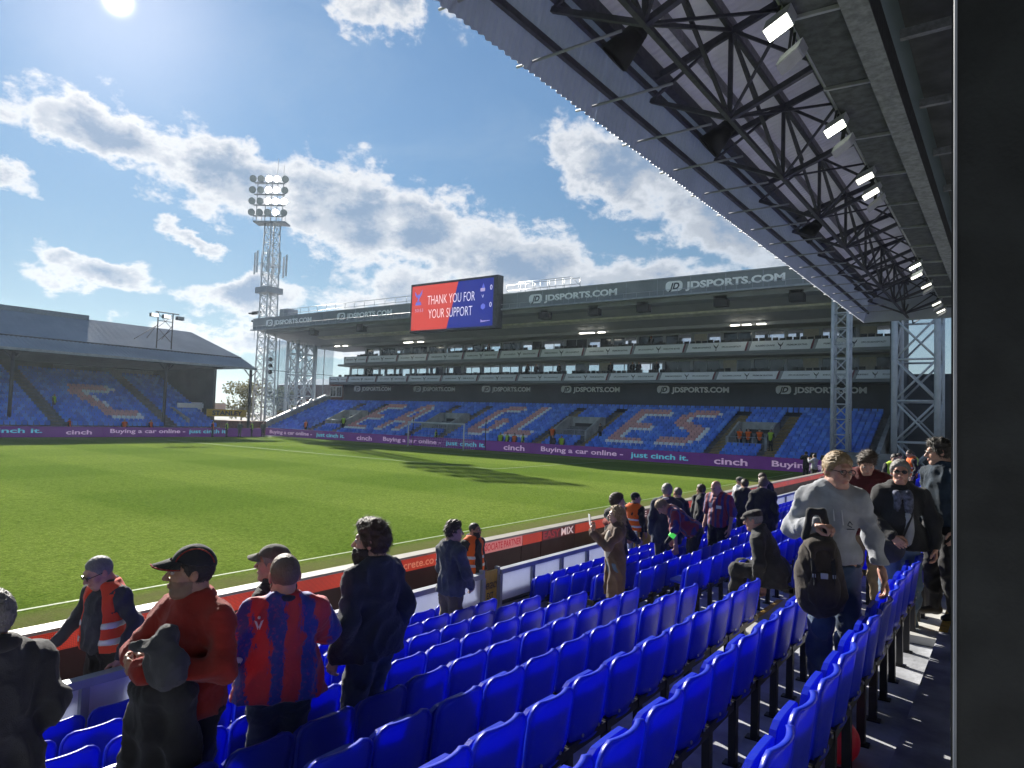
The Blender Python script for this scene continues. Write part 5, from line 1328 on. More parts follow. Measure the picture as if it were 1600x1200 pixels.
            if ht == 'cap' and o.get('trim'):
                tb_ = MB()
                for sx in (-1, 1):
                    pts = [(sx*.048, -.012+.112*.85*math.cos(t), .034+.112*.85*math.sin(t)) for t in np.linspace(.22, 2.9, 14)]
                    tb_.path(pts, .004, 6)
                tb_.path([vs[i] for i in range(1, 26, 2)], .004, 6); kids.append(('trim', np.array(tb_.v), tb_.f, None, o['trim'], True))
    if o.get('glasses'):
        gb = MB(); dk = o['glasses'] == 'sun'
        for sx in (-1, 1):
            cx = sx*.034
            ring = [(cx+.024*math.cos(t), .112-.010*abs(math.cos(t)*.5-sx*.3), .010+.018*math.sin(t)) for t in np.linspace(0, 2*PI, 13)]
            gb.path(ring, .0022, 5)
            if dk: gb.add(ring[:-1]+[(cx,.113,.010)], [(i,(i+1)%12,12) for i in range(12)])
            gb.path([(sx*.058,.106,.014),(sx*.078,.06,.014),(sx*.083,-.01,.008)], .0025, 5)
        gb.path([(-.010,.113,.014),(.010,.113,.014)], .0025, 5); kids.append(('spectacles', np.array(gb.v), gb.f, None, M['spectacles'], False))
    return place(V), F, tone, [(n_, place(np.asarray(v)), f, m_, mt, sm) for n_, v, f, m_, mt, sm in kids]

def hand_mesh(wr, d, pn, side, s, curl, h=.0042):
    """wr wrist, d direction of the fingers, pn palm normal, side +1 when the thumb is on the d x pn side"""
    d = np.array(d, float); d /= np.linalg.norm(d); pn = np.array(pn, float); pn -= d*(pn @ d); pn /= np.linalg.norm(pn); x = np.cross(d, pn)*side
    B = np.stack([x, pn, d], 1)          # columns: thumb side, palm, fingers
    P = [cap((.012,0,-.05),(.012,0,.0),.026,.025), cap((-.012,0,-.05),(-.012,0,.0),.026,.025)]
    for i, fx in enumerate((.030,.010,-.010,-.029)): P.append(cap((fx*.6,0,.0),(fx,0,.082-.004*i*(i > 1)),.016,.0125))
    for i, (fx, L) in enumerate(zip((.031,.010,-.011,-.031), (.072,.080,.074,.058))):
        p = np.array([fx,0,.084-.004*i*(i > 1)]); a = .15+curl*.75; r = .0105-.0007*i
        for seg, fr in enumerate((.48,.30,.24)):
            q_ = p+np.array([fx*.06, math.sin(a)*L*fr, math.cos(a)*L*fr]); P.append(cap(p, q_, r, r*.9)); p = q_; a += .12+curl*.95; r *= .9
    t0 = np.array([.026,.006,.018]); t1 = t0+np.array([.030,.016+.01*curl,.030]); t2 = t1+np.array([.010-.018*curl,.010+.014*curl,.030]); t3 = t2+np.array([-.002-.014*curl,.006+.006*curl,.022])
    P += [cap(t0,t1,.016,.0125), cap(t1,t2,.0125,.011), cap(t2,t3,.011,.009)]
    V, F = nets(*field(P, h, k=.008)); V = smooth(V, F, 1)
    return (V*s) @ B.T+np.array(wr), F if np.linalg.det(B) > 0 else F[:, ::-1]

def build_person(label, loc, theta, H=1.76, g=1.0, o=None, fine=True, name='person', group=None):
    o = o or {}; s = H/1.76; t = thing(name, label, 'person', loc, math.radians(theta), group)
    lean = o.get('lean', 0.); L = rotm('X', -lean); piv = np.array([0,0,.95])
    seat_dz = o.get('drop', 0.)
    def up(p): return L @ (np.array(p, float)-piv)+piv+np.array([0,0,-seat_dz])
    LR = L
    sh = .175*(.9 if o.get('female') else 1)*(1+.25*(g-1))
    A = {}
    for sx, nm in ((1,'R'), (-1,'L')):
        S0 = up((sx*sh,-.012,1.395)); e, w_, *rest = o.get('arm'+nm, ((.235*(1+.3*(g-1)),-.045,1.145),(.245*(1+.35*(g-1)),.06,.895)))
        fixx = lambda p: up((sx*p[0], p[1], p[2]))
        A[nm] = (S0, fixx(e), fixx(w_), rest)
    tor = [ell(up((0,-.005,1.30)),(.155*g**.6,.108*g**.7,.19),LR), ell(up((0,.012+.03*(g-1),1.10)),(.142*g,.112*g,.19),LR), ell(up((0,0,.96)),(.160*g**.8,.118*g**.8,.14),LR),
           cap(up((0,-.02,1.425)),up((-sh,-.012,1.392)),.070,.056), cap(up((0,-.02,1.425)),up((sh,-.012,1.392)),.070,.056), cap(up((0,-.035,1.50)),up((-sh*.72,-.022,1.415)),.052,.045), cap(up((0,-.035,1.50)),up((sh*.72,-.022,1.415)),.052,.045)]
    ar = 1+.35*(g-1); arms = {}
    for nm in 'RL':
        S0, e, w_, _ = A[nm]; arms[nm] = [cap(S0, e, .050*ar, .040*ar), cap(e, w_, .041*ar, .027)]
    legs = []; foot = []; LG = o.get('legs') or [((.088,0,.93),(.105,.03,.50),(.115,-.03,.085)), ((-.088,0,.93),(-.105,.03,.50),(-.115,-.03,.085))]
    for hp, kn, an in LG:
        hp, kn, an = [np.array(q, float)-np.array([0,0,seat_dz]) if o.get('drop') and q[2] > .9 else np.array(q, float) for q in (hp, kn, an)]
        legs += [cap(hp, kn, .092*g**.5, .060), cap(kn, kn+(an-kn)*.45+np.array([0,-.015,0]), .058, .056), cap(kn+(an-kn)*.4+np.array([0,-.015,0]), an, .054, .038)]
        sx = 1 if hp[0] > 0 else -1; foot.append((an, sx))
    hdc = up((0, .012, 1.585)); ny = o.get('yaw', 0.); npi = o.get('nod', 0.)
    neck = up((0,-.035,1.46))
    HR = L @ rotm('Z', ny) @ rotm('X', -npi)
    hdc = neck + (L @ rotm('Z', ny) @ rotm('X', -npi*.8)) @ np.array([0,.045,.165]) if True else hdc
    hs = o.get('hs', 1.0)
    bh = .016 if fine else .028
    torb = [(p[0], p[1], p[2]*.88, p[3]) if p[0] == 'e' else (p[0], p[1], p[2], p[3]*.72, p[4]*.72) for p in tor]
    thin = lambda ps, k_: [(p[0], p[1], p[2], p[3]*k_, p[4]*k_) for p in ps]
    armb = [a for nm in 'RL' for a in ((thin(arms[nm][:1], .85)+arms[nm][1:]) if o.get('short') else thin(arms[nm], .78))]
    Vb, Fb = nets(*field(torb+armb+thin(legs, .82), bh, k=.04))
    HV, HF, tone, kids = head_parts(hdc*s, HR, s*hs, o, fine)
    parts = [(Vb*s, Fb, 0), (HV, HF, 0)]; tn = [np.zeros((len(Vb),2)), tone]
    for sx, nm in ((1,'R'), (-1,'L')):
        S0, e, w_, rest = A[nm]
        if rest and rest[0] is None: continue
        d = w_-e; d = d/np.linalg.norm(d); pn = None; curl = .28
        if rest:
            curl = rest[0]
            if len(rest) > 1: pn = L @ (np.array(rest[1], float)*np.array([sx,1,1]))
            if len(rest) > 2: d = L @ (np.array(rest[2], float)*np.array([sx,1,1]))
        if pn is None: pn = np.array([-sx,0,0.]) if abs(d[0]) < .8 else np.array([0,-1,0.])
        # the thumb points forwards (or up)
        dn = d/np.linalg.norm(d); pp = pn-dn*(pn @ dn); xx = np.cross(dn, pp); side = 1 if xx @ np.array([0,1,.6]) > 0 else -1
        V, F = hand_mesh((w_+dn*.02)*s, d, pn, side, s*(.95 if o.get('female') else 1.04), curl, .0045 if fine else .007); parts.append((V, F, 0)); tn.append(np.zeros((len(V),2)))
    me = to_mesh('body', parts, SK[o.get('skin','light')]); at = me.color_attributes.new('tone', 'FLOAT_COLOR', 'POINT')
    tt = np.concatenate(tn); buf = np.ones((len(tt),4)); buf[:,0] = tt[:,0]; buf[:,1] = tt[:,1]; buf[:,2] = 0; at.data.foreach_set('color', buf.ravel())
    body = link('body', me, t)
    for nm, V, F, mi, mt, smo in kids:
        me = D.meshes.new(nm); me.from_pydata(np.asarray(V).tolist(), [], [tuple(f) for f in (F.tolist() if hasattr(F,'tolist') else F)])
        for m in (mt if isinstance(mt, list) else [mt]): me.materials.append(m)
        if mi: me.polygons.foreach_set('material_index', mi)
        me.polygons.foreach_set('use_smooth', [smo]*len(me.polygons)); me.update(); link(nm, me, t)
    ch = .011 if fine else .020
    def garment(nm, prims, infl, mt, cut=(), amp=.006, k=.05, freq=26., seed=3, hh=None, sub=()):
        S, lo, h_ = field(prims, hh or ch, k=k, infl=infl, cut=cut, sub=sub); V, F = nets(S, lo, h_)
        if not len(V): return None
        V = smooth(V, F, 1); V = folds(V, F, amp, freq, seed+int(H*1000) % 97)
        return link(nm, to_mesh(nm, [(V*s, F, 0)], mt), t)
    # trousers
    wz = 1.0
    zt = np.array([0,0,1.])
    up_n = L @ zt
    def cutz(z_, sign=1):     # plane across the torso axis at height z_
        p = up((0,0,z_)); n_ = up_n*sign; return (n_, float(n_ @ p))
    pel = [ell(up((0,0,.96)),(.158*g**.8,.116*g**.8,.13),LR)]
    garment('trousers', pel+legs, .012, o.get('trousers', CM['jeans']), cut=[cutz(.93) if not seat_dz else ((0,0,1), .74)], amp=.012, k=.06, freq=22.)
    for an, sx in foot:
        V, F = nets(*field([cap(an+np.array([sx*.004,-.035,-.045]), an+np.array([sx*.03,.15,-.055]), .042, .034), cap(an, an+np.array([0,-.01,-.04]), .045, .048)], .012, k=.03, cut=[((0,0,-1), .0-an[2]+.085)] if False else ()))
        link('shoe', to_mesh('shoe', [(V*s, F, 0)], o.get('shoes', M['shoe'])), t)
    top = o.get('top'); hem = o.get('hem', .90); inf = min(o.get('loose', .015), .022)
    sleeves = []
    for nm in 'RL':
        S0, e, w_, rest = A[nm]; a1, a2 = arms[nm]
        if o.get('short'):
            q_ = S0+(e-S0)*.92; sleeves += [cap(S0, q_, .062*ar, .068*ar)]
        else:
            sleeves += [a1, cap(e, w_-(w_-e)*.03, .043*ar, .033)]
    skirt = []
    if hem < .88:
        z0 = hem
        skirt = [cap(up((-.075*g,.0,1.0)), (-.095*g,.01-.0,z0-.05-seat_dz), .11*g**.6, .125*g**.6), cap(up((.075*g,.0,1.0)), (.095*g,.01,z0-.05-seat_dz), .11*g**.6, .125*g**.6)]
    else:
        skirt = [ell(up((0,.0,.98)),(.166*g**.85,.124*g**.85,.16),LR)]
    garment('top', tor+sleeves+skirt, inf, top, cut=[(-up_n if hem >= .88 else np.array([0,0,-1.]), float(-up_n @ up((0,0,hem))) if hem >= .88 else -(hem-seat_dz)), cutz(1.535)], amp=o.get('amp', .011), freq=24., seed=11, sub=[ell((0,.20,.62),(.06,.19,.60)), ell((0,.20,1.2),(.035,.15,.3))] if o.get('open') else ())
    if o.get('collar') is not None:
        ringp = [up((.078*math.cos(a), -.035+.075*math.sin(a), 1.485+.02*math.sin(-a)+o.get('collar_up', 0)*.5)) for a in np.linspace(0, 2*PI, 15)]
        q = MB()
        garment('collar', [cap(a, b, .020+o.get('collar_up', 0)*.25, .020+o.get('collar_up', 0)*.25) for a, b in zip(ringp[:-1], ringp[1:])], 0., o['collar'], k=.02, amp=.003, hh=.009 if fine else .016)
    if o.get('hood'):
        garment('hood', [ell(up((0,-.115,1.46)),(.12,.055,.075),LR), cap(up((-.09,-.06,1.49)),up((-.06,.055,1.45)),.032,.022), cap(up((.09,-.06,1.49)),up((.06,.055,1.45)),.032,.022)], .0, top, k=.05, amp=.008)
    if o.get('vest') is not None:      # sleeveless high visibility vest over the top, open at the front
        vt = [p for p in tor]+[ell(up((0,.0,.98)),(.166*g**.85,.124*g**.85,.16),LR)]
        subs = [ell(up((sx*(sh+.055),-.01,1.37)),(.075,.12,.115),LR) for sx in (1,-1)]
        if o.get('vest_open', True): subs.append(ell(up((0,.17,1.15)),(o.get('vest_open_w', .055),.13,.5),LR))
        vz = o.get('vest_hem', .84)
        garment('vest', vt, inf+.013, o['vest'], cut=[(-up_n, float(-up_n @ up((0,0,vz)))), cutz(1.53)], amp=.005, sub=subs, seed=5)
        for zz in (1.02, 1.16):
            garment('reflective_band', vt, inf+.018, M['reflective'], cut=[cutz(zz+.028), (-up_n, float(-up_n @ up((0,0,zz-.028))))], amp=.004, sub=subs, seed=5, hh=.010 if fine else .018)
    t['_s'] = s
    return t, dict(A=A, up=up, s=s, L=L, hd=hdc)

CM['jeans'] = cloth('denim', (.07,.115,.19), var=.35, vs=4, col2=(.045,.075,.135))
CM['jeans_pale'] = cloth('pale_denim', (.14,.21,.30), var=.3, vs=4, col2=(.08,.13,.20))
CM['jeans_dark'] = cloth('dark_denim', (.040,.055,.078), var=.3)
CM['khaki'] = cloth('khaki_cotton', (.23,.17,.10), var=.2)
CM['black'] = cloth('black_cloth', (.022,.022,.025), var=.35, vs=3)
CM['charcoal'] = cloth('charcoal_wool', (.045,.046,.053), var=.35, vs=3)
CM['navy'] = cloth('navy_cloth', (.022,.030,.058), var=.3, vs=3)
CM['navy_knit'] = cloth('navy_knit', (.022,.028,.044), var=.3, vs=3, bump=.6, bs=140)
CM['grey_marl'] = cloth('grey_marl', (.33,.345,.38), var=.22, vs=3, bs=160)
CM['grey_knit'] = cloth('grey_knit', (.085,.092,.105), var=.3, vs=6, bump=.6, bs=120)
CM['red'] = cloth('red_fleece', (.28,.022,.014), var=.25, vs=3)
CM['maroon'] = cloth('maroon_cloth', (.10,.012,.015), var=.3, vs=3)
CM['brown'] = cloth('brown_wool', (.135,.085,.062), var=.25, vs=3)
CM['cream'] = cloth('cream_knit', (.48,.44,.38), var=.15)
CM['white'] = cloth('white_cotton', (.62,.62,.64), var=.08)
CM['orange'] = cloth('orange_vest', (.78,.13,.015), var=.10, vs=2, bump=.2)
CM['vest_red'] = cloth('red_orange_vest', (.75,.07,.03), var=.10, vs=2, bump=.2)
CM['lime'] = cloth('lime_vest', (.42,.62,.05), var=.12, vs=2, bump=.2)
CM['cap_grey'] = cloth('grey_cap', (.12,.115,.095), var=.3)
CM['tweed'] = cloth('dark_tweed', (.03,.028,.028), var=.5, vs=40)
M['reflective'] = mat('reflective_tape', (.62,.62,.60), .35, .3, var=.1)
def jersey(name, freq, dist, red=(.46,.022,.035), blue=(.012,.03,.26)):
    m = D.materials.new(name); m.use_nodes = True; g = NG(m.node_tree); b = g.n['Principled BSDF']; c = g.new('ShaderNodeTexCoord').outputs['Object']
    X, Y, Z = g.sep(c); n1 = g.noise(g.vmath('MULTIPLY', c, (1,1,.55)), 7, 6, .75); n2 = g.noise(g.vmath('MULTIPLY', c, (1,1,.25)), 22, 5, .7)
    v = g.math('ADD', g.math('MULTIPLY', X, freq), g.math('MULTIPLY', g.math('SUBTRACT', n1, .5), dist)); s_ = g.math('SINE', v)
    f = g.ramp(g.math('ADD', s_, g.math('MULTIPLY', g.math('SUBTRACT', n2, .5), 2.0)), -.42, .12)
    col = g.mix(f, blue, red); col = g.mix(g.ramp(g.noise(c, 40, 4), .5, .8, 0, .3), col, tuple(min(1, q*1.7) for q in red))
    g.put(b.inputs['Base Color'], col); b.inputs['Roughness'].default_value = .7; b.inputs['Sheen Weight'].default_value = .2
    bu = g.new('ShaderNodeBump'); bu.inputs['Strength'].default_value = .3; bu.inputs['Distance'].default_value = .01; g.put(bu.inputs['Height'], g.noise(c, 14, 5, .6)); g.l.new(bu.outputs[0], b.inputs['Normal'])
    return m
CM['jersey'] = jersey('striped_shirt', 31., 8.0)
CM['jersey_old'] = jersey('striped_shirt_dark', 62., 1.0, (.22,.012,.035), (.025,.02,.14))
def at_k(k, y, dx=-.35): return (back_x(k)+dx, y, tread_z(math.floor(k) if k > 0 else 0 if k > -.5 else -1))
def solid(t, nm, prims, mt, h=.012, k=.03, infl=0., cut=(), amp=.004, freq=26., seed=2, sub=()):
    V, F = nets(*field(prims, h, k=k, infl=infl, cut=cut, sub=sub)); V = smooth(V, F, 1); V = folds(V, F, amp, freq, seed)
    return link(nm, to_mesh(nm, [(V, F, 0)], mt), t)
def TH(x_, y_, off): return math.degrees(math.atan2(-(CAM[0]-x_), CAM[1]-y_))+off     # turned by off degrees from facing the camera
DOWN_ARM = lambda w=1.: ((.235*w,-.045,1.145),(.245*w,.05,.895),.35)
# ------------------------------------------------------------------ the people near the camera
P1, _ = build_person('grey haired man in a charcoal coat, back turned, at the left edge', (42.61,-49.86,tread_z(4)), TH(42.61,-49.86,-160), 1.84, 1.25, dict(hair='grey', hair_len=.010, top=CM['charcoal'], trousers=CM['black'], hem=.62, loose=.035, collar=CM['black'], collar_up=.06, yaw=14, skin='pink', hs=1.06, armR=((.28,-.02,1.16),(.22,.16,.98),.4), armL=((.28,-.05,1.16),(.26,.10,.94),.4)))
P2, i2 = build_person('grey haired steward in sunglasses and an open red vest leaning on the barrier', (39.22,-47.80,-.15), TH(39.22,-47.80,-52), 1.92, 1.3, dict(hair='grey', hair_len=.005, glasses='sun', top=CM['charcoal'], trousers=CM['black'], vest=CM['vest_red'], vest_open_w=.13, vest_hem=.92, lean=4, nod=20, yaw=-14, skin='pink', hs=1.12, heavy=1, collar=M['shirt_white'], armR=((.28,.03,1.17),(.32,.24,.99),.8,(0,.2,-1)), armL=((.31,-.05,1.16),(.34,.12,.90),.6)))
# crossed arms, dark coat over them
P3, i3 = build_person('man in a black cap and red jacket with crossed arms holding a coat', (42.62,-48.86,tread_z(4)), TH(42.62,-48.86,-42), 1.90, 1.18, dict(hair='dark', hair_len=.006, hat='cap', hatm=CM['black'], visorm=CM['black'], trim=CM['red'], top=CM['red'], trousers=CM['black'], hem=.90, skin='tan', stubble=.7, yaw=-44, nod=-2, heavy=1, collar=CM['red'], hs=1.06,
    armR=((.30,.08,1.18),(.02,.30,1.20),.6,(.3,-1,0),(-1,.12,.05)), armL=((.30,.08,1.18),(-.03,.27,1.17),.5,(.3,-1,0),(-1,.12,.25))))
t_ = thing('coat', 'long black coat draped over the crossed arms of the man in the red jacket', 'coat', P3.location, P3.rotation_euler.z)
solid(t_, 'cloth', [cap((-.17,.22,1.17),(.13,.22,1.15),.06,.06), cap((-.13,.21,1.12),(-.19,.17,.55),.075,.105), cap((0,.22,1.12),(0,.19,.50),.085,.115), cap((.11,.21,1.12),(.17,.17,.58),.075,.10)], CM['black'], k=.05, cut=[((0,0,-1),-.52)], amp=.016, freq=20.)
t_ = thing('hooded_bundle', 'dark grey hood and hat bundled on the arms of the red jacketed man', 'bundle', P3.location, P3.rotation_euler.z)
solid(t_, 'cloth', [ell((-.12,.30,1.33),(.125,.085,.115)), ell((-.09,.27,1.46),(.06,.06,.07)), ell((-.02,.33,1.43),(.11,.06,.022))], CM['charcoal'], k=.05, amp=.014, freq=30.)
P4, _ = build_person('man in a grey peaked cap and black jacket standing behind the striped shirt', (41.93,-47.82,tread_z(5)), TH(41.93,-47.82,-112), 1.86, 1.1, dict(hair='grey', hair_len=.006, hat='soft', hatm=CM['cap_grey'], top=CM['black'], trousers=CM['black'], hem=.82, loose=.03, collar=CM['black'], collar_up=.03, skin='pink', hs=1.05))
P5, i5 = build_person('stout man in a red and blue striped football shirt, back turned', (42.62,-48.22,tread_z(4)), TH(42.62,-48.22,-172), 1.77, 1.42, dict(hair='cropped', hair_len=.003, top=CM['jersey'], short=1, trousers=CM['jeans_dark'], hem=.86, loose=.026, collar=CM['navy'], skin='pink', hs=1.16, heavy=1, yaw=6, beard=.004, beard_hair='cropped',
    armR=((.32,.14,1.20),(.30,.40,1.17),.5), armL=((.34,-.02,1.14),(.27,.21,1.04),.5)))
q = MB()
for pts in ([(-.028,.03),(-.006,-.03),(0,-.012),(-.012,.022)], [(.028,.03),(.006,-.03),(0,-.012),(.012,.022)]): flat_poly(q, pts, (-.17,-.1585,1.375), (1,0,.0), (0,.10,1), .01)
q.ball((-.17,-.166,1.422),.010,8,6)
q.obj('chest_emblem', CM['white'], P5, world=False)
for nm, sx in (('R',1),('L',-1)):
    S0, e, w_, r_ = i5['A'][nm]; d = (e-S0)/np.linalg.norm(e-S0); c0 = S0+d*np.linalg.norm(e-S0)*.86
    for a_, rr, mt in ((0,.102,CM['white']),(.028,.1035,CM['navy'])):
        V, F = nets(*field([cap((c0+d*a_)*i5['s'], (c0+d*(a_+.022))*i5['s'], rr, rr)], .012, k=.01, cut=[(d, float(d @ ((c0+d*(a_+.034))*i5['s']))), (-d, float(-d @ ((c0+d*(a_-.006))*i5['s'])))]))
        link('cuff', to_mesh('cuff', [(V, F, 0)], mt), P5)
P6, _ = build_person('tall dark haired bearded man in a navy jumper looking to the left', (42.60,-47.42,tread_z(4)), TH(42.60,-47.42,-130), 1.90, 1.32, dict(hair='brown', hair_len=.015, tousle=1, beard=.022, beard_hair='dark', top=CM['navy_knit'], trousers=CM['jeans_dark'], hem=.86, loose=.032, collar=CM['navy_knit'], skin='light', hs=1.12, yaw=22, armL=((.29,-.05,1.15),(.28,.05,.90),.4), armR=((.28,-.08,1.15),(.27,.0,.90),.4)))
P7, _ = build_person('young man in a grey fleece and khaki trousers looking right along the barrier', (40.54,-44.1,tread_z(7)), TH(40.54,-44.1,128), 1.84, .92, dict(hair='brown', hair_len=.012, tousle=1, top=CM['grey_knit'], trousers=CM['khaki'], hem=.86, loose=.022, collar=CM['grey_knit'], skin='light', yaw=-30, hs=1.0, armR=((.25,.05,1.15),(.15,.20,.95),.5), armL=((.25,.02,1.14),(.18,.18,.93),.5)))
P8, _ = build_person('bald bearded steward in an orange vest standing at the emergency exit gate', (39.25,-42.05,-.15), TH(39.25,-42.05,45), 1.64, 1.2, dict(hair='dark', hair_len=.003, beard=.012, beard_hair='dark', top=CM['black'], trousers=CM['black'], vest=CM['orange'], vest_hem=.80, vest_open_w=.09, collar=CM['black'], collar_up=.03, skin='tan', yaw=20, glasses='clear'))
P9, i9 = build_person('blonde woman in a long brown coat holding up a phone to take a picture', (41.92,-42.1,tread_z(5)), TH(41.92,-42.1,-72), 1.68, .92, dict(hair='blond', hair_len=.022, long=1, female=1, top=CM['brown'], trousers=CM['jeans_pale'], hem=.42, open=1, loose=.018, collar=CM['brown'], skin='light', yaw=0, armR=((.22,.16,1.20),(.06,.36,1.38),.9,(0,-1,.2),(0,.3,1)), armL=((.22,.20,1.18),(.05,.38,1.36),.9,(0,-1,.2),(0,.3,1))))
solid(P9, 'jumper', [ell((0,.10,1.10),(.10,.07,.24))], CM['cream'], amp=.005, h=.014)
t_ = thing('phone', 'white phone held up by the woman in the brown coat', 'phone', P9.location, P9.rotation_euler.z)
q = MB(); q.hexa([(-.036,.385,1.41),(.036,.385,1.41),(.036,.394,1.41),(-.036,.394,1.41),(-.036,.405,1.56),(.036,.405,1.56),(.036,.414,1.56),(-.036,.414,1.56)]); q.obj('case', M['white'], t_, world=False)
q = MB(); q.hexa([(-.033,.3845,1.415),(.033,.3845,1.415),(.033,.385,1.415),(-.033,.385,1.415),(-.033,.4043,1.555),(.033,.4043,1.555),(.033,.4048,1.555),(-.033,.4048,1.555)]); q.obj('screen', M['dark_glass'], t_, world=False)
P10, _ = build_person('dark haired man in a black and red top behind the woman with the phone', (41.30,-40.9,tread_z(6)), TH(41.30,-40.9,125), 1.90, .98, dict(hair='brown', hair_len=.022, top=CM['black'], trousers=CM['black'], hem=.86, collar=CM['red'], skin='light', yaw=-26, hood=1, armR=((.25,.08,1.16),(.20,.26,1.06),.6), armL=((.25,.05,1.15),(.16,.25,1.04),.6)), fine=True)
solid(P10, 'red_yoke', [cap((-.18,-.06,1.41),(.18,-.06,1.41),.075,.075)], CM['red'], amp=.004, h=.016)
fine2 = False
P11, _ = build_person('steward in a black beanie and orange vest resting an arm on the touchline board', (39.55,-36.6,-.15), TH(39.55,-36.6,150), 1.80, 1.05, dict(hair='dark', hair_len=.004, hat='beanie', hatm=CM['black'], top=CM['black'], trousers=CM['black'], vest=CM['orange'], vest_hem=.84, skin='light', yaw=-50, armL=((.36,.06,1.26),(.60,.14,1.10),.5)), fine=False)
P12, _ = build_person('tall grey haired man in a long navy suit jacket, back turned', (41.25,-38.75,tread_z(6)), TH(41.25,-38.75,178), 1.93, 1.12, dict(hair='grey', hair_len=.014, top=CM['navy'], trousers=CM['charcoal'], hem=.74, loose=.026, collar=CM['white'], skin='light'), fine=False)
P13, _ = build_person('bald man mostly hidden just right of the navy suit', (40.5,-36.4,tread_z(7)), 60, 1.82, 1.1, dict(hair='cropped', hair_len=.003, top=CM['black'], trousers=CM['black'], skin='pink'), fine=False)
P13b, _ = build_person('dark haired man in black behind the bending man in the striped shirt', (40.5,-35.0,tread_z(7)), 100, 1.80, 1.0, dict(hair='brown', hair_len=.016, top=CM['black'], trousers=CM['black'], skin='light', yaw=-30), fine=False)
P13c, _ = build_person('bald man in a black jacket beyond the bending man', (40.0,-33.6,tread_z(8)), 50, 1.86, 1.05, dict(top=CM['black'], trousers=CM['black'], skin='pink', collar=CM['black']), fine=False)
P14, _ = build_person('man in a dark striped football shirt bending forward, green band on his sleeve', (41.93,-39.1,tread_z(5)), TH(41.93,-39.1,-82), 1.84, 1.15, dict(hair='sandy', hair_len=.010, lean=52, top=CM['jersey_old'], trousers=CM['black'], hem=.90, skin='pink', nod=10, armR=((.24,.16,1.22),(.22,.34,1.10),.6), armL=((.25,.20,1.24),(.22,.40,1.05),.6), short=1), fine=True)
solid(P14, 'under_sleeve', [cap((-.25,.34,1.02),(-.24,.50,.80),.050,.04)], CM['black'], amp=.003, h=.014)
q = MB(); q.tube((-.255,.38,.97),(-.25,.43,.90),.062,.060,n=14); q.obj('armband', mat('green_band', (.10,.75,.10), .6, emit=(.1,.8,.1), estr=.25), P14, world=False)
P14b, _ = build_person('bald man in a dark red and blue football shirt looking down', (41.95,-37.9,tread_z(5)), TH(41.95,-37.9,-28), 1.86, 1.12, dict(top=CM['jersey_old'], short=1, trousers=CM['black'], hem=.90, skin='pink', nod=28, yaw=-12, collar=CM['navy']), fine=True)
q = MB(); flat_poly(q, rrect(-.14,1.30,-.03,1.36,.01), (0,.158,0), (1,0,0), (0,0,1)); q.add([(.06,.158,1.40),(.13,.150,1.40),(.125,.152,1.33),(.095,.155,1.30),(.065,.157,1.33)], [(0,1,2,3,4)]); q.obj('shirt_badge', CM['white'], P14b, world=False)
P15a, _ = build_person('man in a pale shirt and grey cap by the touchline board', (39.9,-30.2,tread_z(8)), TH(39.9,-30.2,120), 1.86, 1.1, dict(hair='dark', hair_len=.005, hat='soft', hatm=CM['cap_grey'], top=CM['white'], trousers=CM['jeans'], skin='light', yaw=-60), fine=False)
P15b, _ = build_person('dark haired man in a plain black jacket beside the bald striped shirt', (41.2,-33.9,tread_z(6)), 40, 1.76, 1.1, dict(hair='brown', hair_len=.012, top=CM['black'], trousers=CM['black'], skin='light'), fine=False)
P15c, _ = build_person('stooping man in a black anorak and glasses by the red board', (41.2,-31.9,tread_z(6)), TH(41.2,-31.9,-125), 1.84, 1.1, dict(hair='brown', hair_len=.014, top=CM['black'], trousers=CM['black'], hem=.8, skin='light', lean=10, nod=20, glasses='clear'), fine=False)
P15d, _ = build_person('man in a knee length black padded coat standing with his back turned', (42.3,-36.2,tread_z(5)), TH(42.3,-36.2,168), 1.84, 1.1, dict(hair='cropped', hair_len=.012, top=CM['black'], trousers=CM['black'], hem=.66, loose=.035, collar=CM['black'], collar_up=.03, skin='light'), fine=True)
# seated
sz = .475
P16, _ = build_person('seated man in a black coat and dark flat cap leaning on his knees', (back_x(2)-.20,-42.0,tread_z(2)), TH(back_x(2)-.20,-42.0,-100), 1.80, 1.18, dict(hair='grey', hair_len=.006, hat='flat', hatm=CM['tweed'], top=CM['black'], trousers=CM['black'], hem=.80, loose=.032, collar=CM['black'], collar_up=.04, skin='pink', lean=28, drop=.40, nod=-16, heavy=1,
    legs=[((.10,.02,.95),(.14,.46,.56),(.14,.50,.085)), ((-.10,.02,.95),(-.14,.46,.56),(-.14,.50,.085))], armR=((.27,.06,1.16),(.17,.26,.86),.5), armL=((.28,.08,1.14),(.16,.30,.86),.5)))
# the man walking up with a bag
P17, i17 = build_person('grey haired man in glasses and pale grey hoodie walking with a backpack', (45.38,-45.1,tread_z(0)), TH(45.38,-45.1,14), 1.90, 1.0, dict(hair='blond', hair_len=.014, glasses='clear', top=CM['grey_marl'], trousers=CM['jeans'], hem=.955, loose=.020, hood=1, collar=CM['grey_marl'], collar_up=.03, skin='pink', yaw=22, nod=10, hs=1.03, amp=.011,
    armR=((.275,-.03,1.17),(.17,.23,1.23),.6,(0,0,-1),(-.55,.8,.1)), armL=((.29,-.04,1.14),(.33,.04,.88),.4), legs=[((.088,0,.93),(.10,.12,.52),(.11,.02,.085)), ((-.088,0,.93),(-.105,.02,.50),(-.115,-.10,.10))]))
q = MB(); q.path([(-.105,.150,1.335),(-.085,.152,1.36),(-.07,.152,1.33),(-.10,.153,1.315)], .004, 5); q.path([(-.12,.148,1.30),(-.065,.152,1.30)], .004, 5); q.obj('chest_emblem', CM['navy'], P17, world=False)
